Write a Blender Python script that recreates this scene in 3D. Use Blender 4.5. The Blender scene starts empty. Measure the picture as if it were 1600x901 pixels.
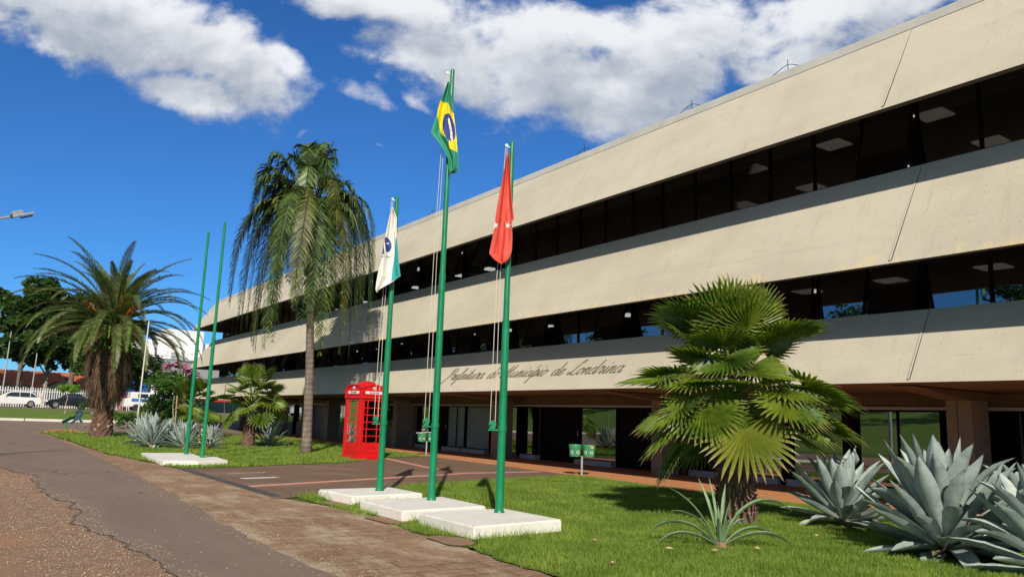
import bpy, bmesh, math, random
import numpy as np
from mathutils import Vector, Matrix, noise
R = math.radians
scene = bpy.context.scene
COL = scene.collection
random.seed(7)

# ------------------------------------------------------------ camera
cam_d = bpy.data.cameras.new("camera")
cam = bpy.data.objects.new("camera", cam_d)
COL.objects.link(cam)
rt = Vector((0.82254355, -0.5676916, 0.03388734)); up = Vector((-0.12214724, -0.11815751, 0.98545363)); bk = Vector((-0.5554297, -0.81471778, -0.16653166))
M = Matrix((rt, up, bk)).transposed().to_4x4()
M.translation = Vector((0, 0, 1.4))
cam.matrix_world = M
cam_d.sensor_width = 36.0
cam_d.lens = 36.0 * 1217 / 1600
cam_d.clip_start = 0.05
cam_d.clip_end = 3000
scene.camera = cam

# ------------------------------------------------------------ sun, sky, exposure
SUN_EL = R(32.4)
SDX, SDY = 0.5225, 0.8526            # horizontal travel direction of the light
sd = bpy.data.lights.new("sun", 'SUN'); sd.energy = 5.0; sd.angle = R(0.53); sd.color = (1.0, 0.915, 0.77)
so = bpy.data.objects.new("sun", sd); COL.objects.link(so)
travel = Vector((SDX * math.cos(SUN_EL), SDY * math.cos(SUN_EL), -math.sin(SUN_EL)))
so.rotation_euler = travel.to_track_quat('-Z', 'Y').to_euler()
so.location = (-20, -30, 40)

world = bpy.data.worlds.new("World"); scene.world = world; world.use_nodes = True
scene.view_settings.view_transform = 'Standard'; scene.view_settings.look = 'None'
scene.view_settings.exposure = 0.0; scene.view_settings.gamma = 1.0
scene.view_settings.use_curve_mapping = False
SKY_STRENGTH = 0.08


class NT:
    """tiny node-expression helper"""
    def __init__(s, tree): s.t = tree; s.n = tree.nodes; s.l = tree.links
    def new(s, typ, **kw):
        nd = s.n.new(typ)
        for k, v in kw.items(): setattr(nd, k, v)
        return nd
    def put(s, sock, v):
        if v is None: return
        if isinstance(v, bpy.types.NodeSocket): s.l.new(v, sock)
        else:
            if hasattr(sock, 'default_value'):
                dv = sock.default_value
                if hasattr(dv, '__len__') and not hasattr(v, '__len__'): v = (v,) * len(dv)
                if hasattr(dv, '__len__') and len(dv) == 4 and len(v) == 3: v = (*v, 1)
                sock.default_value = v
    def m(s, op, a, b=None, c=None, clamp=False):
        nd = s.new('ShaderNodeMath', operation=op, use_clamp=clamp)
        s.put(nd.inputs[0], a); s.put(nd.inputs[1], b)
        if c is not None: s.put(nd.inputs[2], c)
        return nd.outputs[0]
    def vm(s, op, a, b=None, scale=None):
        nd = s.new('ShaderNodeVectorMath', operation=op)
        s.put(nd.inputs[0], a); s.put(nd.inputs[1], b)
        if scale is not None: s.put(nd.inputs[3], scale)
        return nd.outputs['Value'] if op in ('DOT_PRODUCT', 'LENGTH', 'DISTANCE') else nd.outputs[0]
    def noise(s, vec, scale, detail=4, rough=.55, dist=0.0, col=False):
        nd = s.new('ShaderNodeTexNoise'); s.put(nd.inputs['Vector'], vec); nd.inputs['Scale'].default_value = scale
        nd.inputs['Detail'].default_value = detail; nd.inputs['Roughness'].default_value = rough; nd.inputs['Distortion'].default_value = dist
        return nd.outputs['Color' if col else 'Fac']
    def vor(s, vec, scale, feat='F1', out='Distance', rnd=1.0):
        nd = s.new('ShaderNodeTexVoronoi', feature=feat); s.put(nd.inputs['Vector'], vec); nd.inputs['Scale'].default_value = scale
        nd.inputs['Randomness'].default_value = rnd
        return nd.outputs[out]
    def ramp(s, v, a, b, lo=0.0, hi=1.0, smooth=True):
        nd = s.new('ShaderNodeMapRange', interpolation_type='SMOOTHSTEP' if smooth else 'LINEAR', clamp=True)
        s.put(nd.inputs['Value'], v); s.put(nd.inputs['From Min'], a); s.put(nd.inputs['From Max'], b)
        nd.inputs['To Min'].default_value = lo; nd.inputs['To Max'].default_value = hi
        return nd.outputs[0]
    def mix(s, f, a, b, mode='MIX'):
        nd = s.new('ShaderNodeMix', data_type='RGBA', blend_type=mode)
        s.put(nd.inputs[0], f); s.put(nd.inputs[6], a); s.put(nd.inputs[7], b)
        return nd.outputs[2]
    def sep(s, v):
        nd = s.new('ShaderNodeSeparateXYZ'); s.put(nd.inputs[0], v); return nd.outputs
    def comb(s, x, y, z):
        nd = s.new('ShaderNodeCombineXYZ'); s.put(nd.inputs[0], x); s.put(nd.inputs[1], y); s.put(nd.inputs[2], z); return nd.outputs[0]
    def mapping(s, v, scale=(1, 1, 1), rot=(0, 0, 0), loc=(0, 0, 0)):
        nd = s.new('ShaderNodeMapping'); s.put(nd.inputs[0], v); nd.inputs['Scale'].default_value = scale
        nd.inputs['Rotation'].default_value = rot; nd.inputs['Location'].default_value = loc
        return nd.outputs[0]


def build_world():
    t = world.node_tree; t.nodes.clear(); w = NT(t)
    out = w.new('ShaderNodeOutputWorld'); bg = w.new('ShaderNodeBackground')
    w.l.new(bg.outputs[0], out.inputs[0]); bg.inputs[1].default_value = SKY_STRENGTH
    sky = w.new('ShaderNodeTexSky', sky_type='NISHITA', sun_disc=False)
    sky.sun_elevation = SUN_EL; sky.sun_rotation = math.atan2(-SDX, -SDY)
    sky.air_density = 1.0; sky.dust_density = 0.25; sky.ozone_density = 2.5; sky.altitude = 600
    sk = w.mix(1.0, sky.outputs[0], (0.35, 0.85, 1.45), 'MULTIPLY')
    d = w.new('ShaderNodeTexCoord').outputs['Generated']
    d = w.vm('NORMALIZE', d)
    f = w.vm('DOT_PRODUCT', d, (0.5554297, 0.81471778, 0.16653166))
    fs = w.m('MAXIMUM', f, 0.12)
    u = w.m('DIVIDE', w.vm('DOT_PRODUCT', d, tuple(rt)), fs)
    v = w.m('DIVIDE', w.vm('DOT_PRODUCT', d, tuple(up)), fs)
    # cloud banks: centre x, y, radii, tilt (fractions of a unit view plane fixed in the world)
    E = [(110, -5, 230, 62, -.22), (290, 62, 170, 60, -.38), (390, 112, 120, 50, -.5), (310, 140, 110, 32, -.25), (-120, -20, 220, 80, 0), (452, 108, 60, 22, -.6), (200, 60, 150, 60, -.2),
         (560, 0, 150, 42, -.2), (650, 30, 90, 36, -.3), (700, 85, 110, 56, -.1), (800, 110, 150, 80, -.1), (930, 140, 170, 78, -.15),
         (880, 60, 150, 52, .0), (1030, 115, 120, 70, -.1), (1180, 50, 190, 70, .1), (1320, 20, 140, 48, .2), (1240, 110, 90, 50, .2), (1440, 5, 90, 26, .3),
         (566, 98, 40, 16, -.1), (568, 160, 48, 17, -.4), (648, 168, 32, 9, -.5), (490, 208, 16, 8, .6), (596, 236, 13, 5, -.3), (1600, -60, 300, 60, .2), (1250, -170, 500, 90, .1), (300, -260, 500, 100, -.2)]

    def density(uu, vv):
        wv = w.comb(uu, vv, 0.0)
        nz = w.noise(wv, 3.0, 3, .5, col=True)
        wp = w.vm('MULTIPLY_ADD', nz, (0.09, 0.09, 0)) if False else w.vm('ADD', wv, w.vm('SCALE', w.vm('SUBTRACT', nz, (0.5, 0.5, 0.5)), None, 0.10))
        sx, sy, _ = w.sep(wp)
        acc = None
        for (cx, cy, rx, ry, rot) in E:
            cu = (cx - 800) / 1217; cv = (450.5 - cy) / 1217; a = rx / 1217; b = ry / 1217
            c, s_ = math.cos(rot), math.sin(rot); pk = .42 if rx < 52 else 1.0
            dx = w.m('SUBTRACT', sx, cu); dy = w.m('SUBTRACT', sy, cv)
            p = w.m('MULTIPLY_ADD', dx, c / a, w.m('MULTIPLY', dy, s_ / a))
            q = w.m('MULTIPLY_ADD', dx, -s_ / b, w.m('MULTIPLY', dy, c / b))
            r2 = w.m('MULTIPLY_ADD', p, p, w.m('MULTIPLY', q, q))
            e = w.m('MULTIPLY', w.m('SUBTRACT', 1.0, w.m('SQRT', r2)), 1.0)
            if pk < 1: e = w.m('MAXIMUM', w.m('MULTIPLY_ADD', r2, -.30, .02), -1.2)
            if acc is None: acc = e
            else: acc = w.m('SMOOTH_MAX', acc, e, 0.25)
        fb = w.noise(w.mapping(wp, (1, 1.35, 1)), 7.5, 9, .58)
        fb2 = w.noise(w.mapping(wp, (1, 1.5, 1), loc=(3, 1, 0)), 24, 7, .6)
        n = w.m('ADD', w.m('MULTIPLY', w.m('SUBTRACT', fb, .50), 2.6), w.m('MULTIPLY', w.m('SUBTRACT', fb2, .5), .9))
        return w.m('ADD', w.m('MULTIPLY_ADD', w.m('MINIMUM', acc, .62), 1.15, .10), n)
    D = density(u, v)
    D2 = density(w.m('ADD', u, -0.022), w.m('ADD', v, 0.045))
    # other directions: unseen cloud cover, added to cut and neutralise the sky fill
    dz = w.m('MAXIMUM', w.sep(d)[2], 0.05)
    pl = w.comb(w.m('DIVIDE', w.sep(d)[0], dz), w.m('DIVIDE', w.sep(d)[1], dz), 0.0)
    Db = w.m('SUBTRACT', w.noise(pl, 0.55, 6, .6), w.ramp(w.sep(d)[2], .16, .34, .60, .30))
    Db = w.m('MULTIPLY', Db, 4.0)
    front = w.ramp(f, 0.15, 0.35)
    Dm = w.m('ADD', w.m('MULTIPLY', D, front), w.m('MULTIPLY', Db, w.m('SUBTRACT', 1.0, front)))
    alpha = w.ramp(Dm, -0.10, 0.62)
    hz = w.ramp(w.sep(d)[2], 0.0, 0.12)
    alpha = w.m('MULTIPLY', alpha, hz)
    lit = w.m('MULTIPLY_ADD', w.m('SUBTRACT', D, D2), 0.75, 0.66)
    thick = w.ramp(D, 0.30, 1.3, 0.0, 0.50)
    lit = w.m('SUBTRACT', lit, thick)
    lit = w.ramp(lit, -0.05, 1.15)
    k = 1 / SKY_STRENGTH
    cc = w.mix(lit, (0.36 * k, 0.41 * k, 0.50 * k), (0.89 * k, 0.905 * k, 0.93 * k))
    # dark grey for the added cloud out of view, deepens the shade
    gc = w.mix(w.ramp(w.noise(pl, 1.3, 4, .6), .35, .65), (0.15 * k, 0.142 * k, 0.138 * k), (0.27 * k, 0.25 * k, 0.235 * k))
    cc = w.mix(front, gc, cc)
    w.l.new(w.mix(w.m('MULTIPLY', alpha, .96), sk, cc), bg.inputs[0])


build_world()

# ------------------------------------------------------------ materials
MATS = {}


def base_mat(name):
    m = bpy.data.materials.new(name); m.use_nodes = True
    t = m.node_tree; w = NT(t); b = t.nodes['Principled BSDF']
    MATS[name] = m
    return m, w, b


def obj_co(w): return w.new('ShaderNodeTexCoord').outputs['Object']


def geo_pos(w): return w.new('ShaderNodeNewGeometry').outputs['Position']


def simple(name, col, rough=.6, var=.12, scale=6.0, metal=0.0, bump=0.0, bscale=40, spec=.5, emit=None):
    m, w, b = base_mat(name)
    co = geo_pos(w)
    n = w.noise(co, scale, 5, .6)
    c = w.mix(w.ramp(n, .3, .7), tuple(x * (1 - var) for x in col), tuple(min(1, x * (1 + var)) for x in col))
    w.put(b.inputs['Base Color'], c)
    w.put(b.inputs['Roughness'], w.ramp(w.noise(co, scale * 2.3, 3), .3, .7, max(.05, rough - .08), min(1, rough + .08)))
    b.inputs['Metallic'].default_value = metal; b.inputs['Specular IOR Level'].default_value = spec
    if bump:
        bn = w.new('ShaderNodeBump'); bn.inputs['Strength'].default_value = bump; bn.inputs['Distance'].default_value = .02
        w.put(bn.inputs['Height'], w.noise(co, bscale, 6, .6)); w.l.new(bn.outputs[0], b.inputs['Normal'])
    if emit:
        b.inputs['Emission Color'].default_value = (*emit[0], 1); b.inputs['Emission Strength'].default_value = emit[1]
    return m


def leaf_mat(name, col, col2, tip=None, transl=.25, rough=.45, scale=2.0, spec=.35, rnd=0):
    """foliage: colour varies over space, optional dry tips from the 't' attribute"""
    m, w, b = base_mat(name)
    co = geo_pos(w)
    n = w.noise(co, scale, 3, .6); n2 = w.noise(co, scale * 9, 2, .5)
    c = w.mix(w.ramp(w.m('ADD', w.m('MULTIPLY', n, .6), w.m('MULTIPLY', n2, .4)), .36, .64), col, col2)
    if rnd:
        ae = w.new('ShaderNodeAttribute'); ae.attribute_name = 'e'
        c = w.vm('SCALE', c, None, w.m('MULTIPLY_ADD', ae.outputs['Fac'], 2 * rnd, 1 - rnd))
    if tip:
        at = w.new('ShaderNodeAttribute'); at.attribute_name = 't'
        c = w.mix(w.ramp(w.m('ADD', at.outputs['Fac'], w.m('MULTIPLY', w.m('SUBTRACT', n2, .5), .25)), tip[1], 1.0), c, tip[0])
    w.put(b.inputs['Base Color'], c); b.inputs['Roughness'].default_value = rough; b.inputs['Specular IOR Level'].default_value = spec
    tr = w.new('ShaderNodeBsdfTranslucent'); w.put(tr.inputs[0], w.mix(1.0, c, (1.6, 1.8, .7), 'MULTIPLY'))
    mx = w.new('ShaderNodeMixShader'); mx.inputs[0].default_value = transl
    w.l.new(b.outputs[0], mx.inputs[1]); w.l.new(tr.outputs[0], mx.inputs[2])
    w.l.new(mx.outputs[0], w.n['Material Output'].inputs[0])
    return m


simple('green_paint', (0.004, 0.20, 0.085), .38, .12, 3, spec=.5, bump=.05, bscale=30)
simple('dark_metal', (0.025, 0.025, 0.028), .4, .2)
simple('black_frame', (0.007, 0.006, 0.006), .7, .2, spec=.12)
simple('grey_metal', (0.35, 0.35, 0.36), .35, .1, metal=.8)
simple('galvanized', (0.42, 0.43, 0.44), .5, .1, metal=.3)
simple('brass', (0.5, 0.33, 0.12), .35, .1, metal=.9)
simple('rope', (0.62, 0.58, 0.52), .9, .1)
simple('red_paint', (0.63, 0.012, 0.014), .32, .06, 2.5, spec=.5)
simple('white_sign', (0.78, 0.78, 0.80), .5, .03)
simple('blue_letter', (0.06, 0.09, 0.30), .5, .05)
simple('bin_green', (0.05, 0.24, 0.11), .5, .15, 10)
simple('sticker_orange', (0.75, 0.35, 0.16), .6, .05)
simple('sticker_yellow', (0.7, 0.68, 0.25), .6, .05)
simple('flag_green', (0.03, 0.27, 0.17), .75, .08)
simple('flag_yellow', (0.87, 0.66, 0.012), .75, .04)
simple('flag_blue', (0.02, 0.045, 0.22), .75, .08)
simple('flag_white', (0.74, 0.72, 0.68), .8, .03)
simple('flag_teal', (0.02, 0.33, 0.33), .75, .05)
simple('flag_red', (0.66, 0.085, 0.06), .75, .06)
simple('car_white', (0.72, 0.73, 0.74), .2, .02, spec=.6)
simple('car_dark', (0.015, 0.018, 0.025), .15, .1, spec=.6)
simple('car_glass', (0.02, 0.03, 0.045), .05, .1, spec=.8)
simple('tyre', (0.02, 0.02, 0.02), .8, .1)
simple('rim', (0.45, 0.43, 0.40), .3, .1, metal=.7)
simple('lamp_red', (0.5, 0.02, 0.02), .3, .1)
simple('lamp_clear', (0.7, 0.7, 0.7), .2, .1)
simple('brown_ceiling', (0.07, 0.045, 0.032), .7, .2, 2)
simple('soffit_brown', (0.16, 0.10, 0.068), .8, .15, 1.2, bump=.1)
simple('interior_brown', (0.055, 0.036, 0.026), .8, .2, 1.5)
simple('interior_floor', (0.10, 0.08, 0.07), .5, .2)
simple('ceiling_light', (0.8, 0.8, 0.78), .5, .02, emit=((1, .97, .9), .45))
simple('column_paint', (0.24, 0.19, 0.16), .75, .12, 1.3, bump=.12, bscale=30)
simple('wall_beige', (0.30, 0.25, 0.20), .8, .08, 1.5, bump=.08)
simple('door_dark', (0.035, 0.035, 0.045), .4, .2)
simple('sill_white', (0.46, 0.46, 0.50), .5, .1)
simple('joint_dark', (0.06, 0.055, 0.05), .9, .3, 12)
simple('joint_pale', (0.62, 0.58, 0.50), .8, .05)
simple('letter_brown', (0.20, 0.165, 0.13), .8, .3, 25)
simple('coping', (0.50, 0.49, 0.45), .6, .08, 1.5)
simple('slab_white', (0.80, 0.775, 0.735), .75, .06, 3, bump=.25, bscale=18)
simple('stone_grey', (0.30, 0.28, 0.26), .9, .2, 8, bump=.3)
simple('kerb_white', (0.66, 0.64, 0.58), .85, .12, 1.5, bump=.3, bscale=20)
simple('kerb_dark', (0.085, 0.075, 0.075), .85, .2, 4, bump=.3, bscale=20)
simple('pink_line', (0.60, 0.30, 0.235), .8, .12, 6)
simple('bark', (0.15, 0.115, 0.09), .95, .35, 5, bump=.6, bscale=12)
simple('crumbled_edge', (0.12, 0.092, 0.075), .95, .7, 30, bump=.8, bscale=60)
simple('bark_red', (0.135, 0.072, 0.052), .95, .35, 5, bump=.6, bscale=12)
simple('bark_pale', (0.30, 0.26, 0.22), .95, .25, 5, bump=.5, bscale=12)
simple('stake_wood', (0.40, 0.28, 0.15), .9, .15, 8)
simple('pipe_white', (0.62, 0.62, 0.60), .6, .05)
simple('wb_white', (0.78, 0.78, 0.79), .7, .03, .3)
simple('wb_grey', (0.26, 0.28, 0.30), .6, .1, .3)
simple('wb_blue', (0.02, 0.10, 0.36), .4, .15, 1)
simple('awning_red', (0.45, 0.02, 0.03), .6, .1)
simple('blue_panel', (0.03, 0.16, 0.50), .4, .1)
simple('roof_tile', (0.46, 0.13, 0.05), .85, .2, 3, bump=.5, bscale=14)
simple('house_wall', (0.55, 0.48, 0.36), .8, .1, 1)
simple('fence_white', (0.70, 0.70, 0.72), .5, .05)
simple('straw', (0.55, 0.32, 0.06), .9, .25, 6)
simple('ribbon_blue', (0.008, 0.05, 0.10), .4, .1)
simple('bin_blue', (0.02, 0.20, 0.38), .4, .1)
simple('flower_pink', (0.38, 0.15, 0.26), .7, .25, 9)
simple('flower_cream', (0.75, 0.70, 0.42), .7, .1, 9)
simple('fruit_orange', (0.62, 0.27, 0.05), .7, .25, 9)
simple('terracotta_stub', (0.26, 0.15, 0.10), .9, .4, 14, bump=.5, bscale=20)
simple('skirt_fibre', (0.115, 0.072, 0.046), .95, .45, 3.0, bump=.4, bscale=30)
simple('pebble', (0.33, 0.255, 0.20), .9, .65, 60)
simple('leaf_litter', (0.50, 0.33, 0.20), .9, .3, 30)
simple('frosted', (0.20, 0.25, 0.235), .3, .1, 1.0)
simple('wire', (0.03, 0.03, 0.03), .6, .1)

leaf_mat('fan_leaf', (0.06, 0.12, 0.012), (0.21, 0.275, 0.03), tip=((0.42, 0.30, 0.14), .84), transl=.30, rough=.38, scale=1.4, spec=.45)
leaf_mat('fan_leaf_old', (0.16, 0.22, 0.03), (0.26, 0.27, 0.04), tip=((0.40, 0.28, 0.14), .80), transl=.35)
leaf_mat('date_leaf', (0.07, 0.11, 0.03), (0.20, 0.24, 0.08), tip=((0.28, 0.22, 0.08), .93), rnd=.4, transl=.18, rough=.4, scale=.9)
leaf_mat('date_leaf_dry', (0.24, 0.20, 0.10), (0.30, 0.24, 0.14), transl=.15)
leaf_mat('epiphyte', (0.08, 0.20, 0.02), (0.22, 0.36, 0.04), transl=.3)
leaf_mat('queen_leaf', (0.035, 0.075, 0.018), (0.10, 0.16, 0.036), tip=((0.22, 0.19, 0.06), .93), transl=.14, rough=.4, scale=1.2, rnd=.75)
leaf_mat('queen_leaf_old', (0.075, 0.10, 0.02), (0.15, 0.165, 0.04), transl=.18, rnd=.6)
leaf_mat('tree_leaf', (0.018, 0.045, 0.012), (0.07, 0.135, 0.025), transl=.25, scale=.5)
leaf_mat('tree_leaf_bright', (0.10, 0.22, 0.02), (0.20, 0.36, 0.04), transl=.3, scale=.8)
leaf_mat('bush_leaf', (0.035, 0.09, 0.018), (0.10, 0.20, 0.035), transl=.25, scale=1.5)
leaf_mat('agave_thin', (0.15, 0.25, 0.13), (0.24, 0.33, 0.19), tip=((0.45, 0.36, 0.22), .93), transl=.08, rough=.5)


def mat_agave():
    m, w, b = base_mat('agave_leaf')
    co = geo_pos(w)
    at = w.new('ShaderNodeAttribute'); at.attribute_name = 't'
    ed = w.new('ShaderNodeAttribute'); ed.attribute_name = 'e'
    n = w.noise(co, 5, 5, .6); n3 = w.noise(co, 60, 3, .6)
    c = w.mix(w.ramp(n, .3, .7), (0.23, 0.30, 0.285), (0.41, 0.48, 0.455))
    c = w.mix(w.m('MULTIPLY', w.ramp(n3, .45, .75), .25), c, (0.50, 0.55, 0.52))
    c = w.mix(w.ramp(at.outputs['Fac'], .965, 1.0), c, (0.05, 0.03, 0.02))
    c = w.mix(w.ramp(at.outputs['Fac'], .22, 0.0, 0, .75), c, (0.36, 0.37, 0.22))
    c = w.mix(w.ramp(ed.outputs['Fac'], .90, 1.0, 0, .75), c, (0.07, 0.06, 0.05))
    w.put(b.inputs['Base Color'], c); b.inputs['Roughness'].default_value = .52; b.inputs['Specular IOR Level'].default_value = .35
    bn = w.new('ShaderNodeBump'); bn.inputs['Strength'].default_value = .25; bn.inputs['Distance'].default_value = .01
    w.put(bn.inputs['Height'], w.noise(co, 18, 4, .6)); w.l.new(bn.outputs[0], b.inputs['Normal'])


mat_agave()


def mat_glass(name, tint, refl, rough=0.0, warp=0.0):
    m, w, b = base_mat(name)
    w.n.remove(b)
    gl = w.new('ShaderNodeBsdfGlossy'); gl.inputs['Roughness'].default_value = rough
    gl.inputs[0].default_value = (.9, .95, 1, 1)
    tr = w.new('ShaderNodeBsdfTransparent'); tr.inputs[0].default_value = (*tint, 1)
    fr = w.new('ShaderNodeFresnel'); fr.inputs[0].default_value = 1.5
    mx = w.new('ShaderNodeMixShader')
    w.put(mx.inputs[0], w.m('ADD', w.m('MULTIPLY', fr.outputs[0], .8), refl, clamp=True))
    if warp:
        bn = w.new('ShaderNodeBump'); bn.inputs['Strength'].default_value = warp; bn.inputs['Distance'].default_value = .02
        w.put(bn.inputs['Height'], w.noise(geo_pos(w), .9, 1, .5)); w.l.new(bn.outputs[0], gl.inputs['Normal'])
    w.l.new(tr.outputs[0], mx.inputs[1]); w.l.new(gl.outputs[0], mx.inputs[2]); w.l.new(mx.outputs[0], w.n['Material Output'].inputs[0])


mat_glass('window_glass', (.40, .38, .36), .24, 0.0, .05)
mat_glass('shop_glass', (.30, .32, .30), .30, 0.0, .06)
mat_glass('booth_glass', (.45, .47, .47), .04)


def mat_facade():
    m, w, b = base_mat('facade_concrete')
    co = geo_pos(w); x, y, z = w.sep(co)
    st = w.mapping(co, (1, .5, 1))
    n = w.noise(st, .6, 6, .6); n2 = w.noise(w.mapping(co, (1, 3.0, .5)), .8, 5, .65); n3 = w.noise(co, 9, 6, .7)
    c = w.mix(w.ramp(n, .35, .65), (0.53, 0.485, 0.385), (0.605, 0.555, 0.45))
    c = w.mix(w.m('MULTIPLY', w.ramp(n2, .5, .8), .45), c, (0.44, 0.42, 0.37))
    c = w.mix(w.m('MULTIPLY', w.ramp(n3, .55, .75), .22), c, (0.43, 0.38, 0.30))
    # pits
    v = w.vor(co, 16, 'F1'); pm = w.ramp(w.m('ADD', w.noise(co, .7, 3), w.ramp(y, 16, 4, 0, .13)), .50, .64)
    pv = w.ramp(w.vor(co, 16, 'F1', 'Color'), .62, .64)
    pit = w.m('MULTIPLY', w.m('MULTIPLY', w.ramp(v, .16, .10), pm), pv)
    c = w.mix(w.m('MULTIPLY', pit, .8), c, (0.16, 0.13, 0.10))
    # horizontal form-board scratches
    sc = w.noise(w.mapping(co, (2, .55, 22)), 1.0, 4, .7)
    scm = w.m('MULTIPLY', w.ramp(sc, .66, .74), w.ramp(w.m('ADD', w.noise(co, .35, 2), w.ramp(y, 20, 6, 0, .10)), .5, .62))
    c = w.mix(w.m('MULTIPLY', scm, .6), c, (0.22, 0.19, 0.15))
    # flaked paint along the lower edge of the middle band (yellowish)
    edge = w.m('ADD', w.m('SUBTRACT', z, 4.36), w.m('MULTIPLY', w.m('SUBTRACT', w.noise(w.mapping(co, (1, 1, .8)), 1.6, 6, .7), .5), -1.15))
    fl = w.m('MULTIPLY', w.ramp(edge, .10, .02), w.m('GREATER_THAN', z, 4.35))
    fl = w.m('MULTIPLY', fl, w.ramp(y, 36, 28))
    fl = w.m('MULTIPLY', fl, w.ramp(w.noise(w.mapping(co, (1, 6, 1.5)), 1.2, 6, .75), .38, .62))
    c = w.mix(w.m('MULTIPLY', fl, .75), c, (0.72, 0.58, 0.34))
    # dusty runs below the upper edge and faint board lines
    rn = w.noise(w.mapping(co, (1, 3.2, .12)), 1.0, 5, .7)
    c = w.mix(w.m('MULTIPLY', w.ramp(rn, .55, .78), .28), c, (0.30, 0.265, 0.215))
    bl = w.m('MULTIPLY', w.ramp(w.noise(w.mapping(co, (1, .12, 9)), 1.0, 3, .5), .60, .72), .16)
    c = w.mix(bl, c, (0.36, 0.33, 0.28))
    w.put(b.inputs['Base Color'], c); b.inputs['Roughness'].default_value = .85; b.inputs['Specular IOR Level'].default_value = .25
    bn = w.new('ShaderNodeBump'); bn.inputs['Strength'].default_value = .5; bn.inputs['Distance'].default_value = .03
    h = w.m('SUBTRACT', w.m('ADD', w.m('MULTIPLY', n, .8), w.m('MULTIPLY', n3, .35)), w.m('MULTIPLY', w.m('ADD', pit, scm), .8))
    w.put(bn.inputs['Height'], h); w.l.new(bn.outputs[0], b.inputs['Normal'])


mat_facade()


def mat_grass(name, a, b_, c_):
    m, w, b = base_mat(name); co = geo_pos(w)
    n = w.noise(co, .45, 4, .6); n2 = w.noise(co, 5, 5, .65); n3 = w.noise(co, 45, 3, .6)
    c = w.mix(w.ramp(n2, .3, .7), a, b_)
    c = w.mix(w.m('MULTIPLY', w.ramp(n, .48, .68), .55), c, c_)
    c = w.mix(w.ramp(n3, .35, .6, .45, 0), c, tuple(q * .4 for q in a))
    w.put(b.inputs['Base Color'], c); b.inputs['Roughness'].default_value = .9; b.inputs['Specular IOR Level'].default_value = .2
    bn = w.new('ShaderNodeBump'); bn.inputs['Strength'].default_value = .8; bn.inputs['Distance'].default_value = .05
    w.put(bn.inputs['Height'], w.m('ADD', n3, w.m('MULTIPLY', n2, .8))); w.l.new(bn.outputs[0], b.inputs['Normal'])


mat_grass('lawn_ground', (0.075, 0.13, 0.018), (0.14, 0.22, 0.028), (0.20, 0.23, 0.05))
mat_grass('verge_ground', (0.13, 0.22, 0.035), (0.20, 0.30, 0.055), (0.27, 0.30, 0.08))
mat_grass('field_ground', (0.09, 0.14, 0.02), (0.14, 0.20, 0.035), (0.22, 0.21, 0.07))
leaf_mat('grass_blade', (0.125, 0.215, 0.028), (0.265, 0.355, 0.065), tip=((0.34, 0.36, 0.10), .9), transl=.3, rough=.55, scale=1.5, spec=.25)


def mat_asphalt():
    m, w, b = base_mat('asphalt'); co = geo_pos(w)
    n = w.noise(co, .35, 5, .6); n2 = w.noise(w.mapping(co, (1, .25, 1)), 1.2, 5, .65); n3 = w.noise(co, 70, 3, .7)
    c = w.mix(w.ramp(n2, .3, .7), (0.235, 0.172, 0.134), (0.285, 0.21, 0.165))
    c = w.mix(w.m('MULTIPLY', w.ramp(n, .5, .7), .5), c, (0.25, 0.18, 0.14))
    c = w.mix(w.ramp(n3, .3, .7, .35, 0), c, (0.06, 0.05, 0.05))
    v = w.vor(co, 30, 'F1'); vc = w.vor(co, 30, 'F1', 'Color')
    sp = w.m('MULTIPLY', w.ramp(v, .22, .15), w.m('GREATER_THAN', w.sep(vc)[0], .93))
    c = w.mix(w.m('MULTIPLY', sp, .7), c, (0.42, 0.38, 0.34))
    # fine cracks
    ck = w.vor(w.vm('ADD', w.mapping(co, (1, .45, 1)), w.vm('SCALE', w.noise(co, 1.4, 4, .6, col=True), None, .6)), .42, 'DISTANCE_TO_EDGE')
    ckm = w.m('MULTIPLY', w.ramp(ck, .008, .002), w.ramp(w.noise(co, .3, 2), .52, .58))
    c = w.mix(w.m('MULTIPLY', ckm, .6), c, (0.03, 0.025, 0.025))
    w.put(b.inputs['Base Color'], c); b.inputs['Roughness'].default_value = .88; b.inputs['Specular IOR Level'].default_value = .3
    bn = w.new('ShaderNodeBump'); bn.inputs['Strength'].default_value = .5; bn.inputs['Distance'].default_value = .01
    w.put(bn.inputs['Height'], w.m('ADD', n3, w.m('MULTIPLY', ckm, -2))); w.l.new(bn.outputs[0], b.inputs['Normal'])


mat_asphalt()


def mat_dirt(name, a, b_, pale, gravel, gscale=26, dens=.35):
    m, w, b = base_mat(name); co = geo_pos(w)
    n = w.noise(co, .8, 6, .65); n2 = w.noise(co, 5, 6, .7); n3 = w.noise(co, 40, 4, .7)
    c = w.mix(w.ramp(n2, .3, .7), a, b_)
    c = w.mix(w.ramp(n, .48, .66), c, pale)
    v = w.vor(co, gscale, 'F1'); vc = w.vor(co, gscale, 'F1', 'Color')
    sel = w.m('GREATER_THAN', w.sep(vc)[0], 1 - dens)
    st = w.m('MULTIPLY', w.ramp(v, .42, .30), sel)
    c = w.mix(st, c, w.mix(w.sep(vc)[1], gravel, tuple(x * .45 for x in gravel)))
    c = w.mix(w.ramp(n3, .3, .6, .4, 0), c, tuple(x * .4 for x in a))
    w.put(b.inputs['Base Color'], c); b.inputs['Roughness'].default_value = .95; b.inputs['Specular IOR Level'].default_value = .2
    bn = w.new('ShaderNodeBump'); bn.inputs['Strength'].default_value = .9; bn.inputs['Distance'].default_value = .03
    w.put(bn.inputs['Height'], w.m('ADD', w.m('ADD', n3, n2), w.m('MULTIPLY', st, .8))); w.l.new(bn.outputs[0], b.inputs['Normal'])


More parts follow.
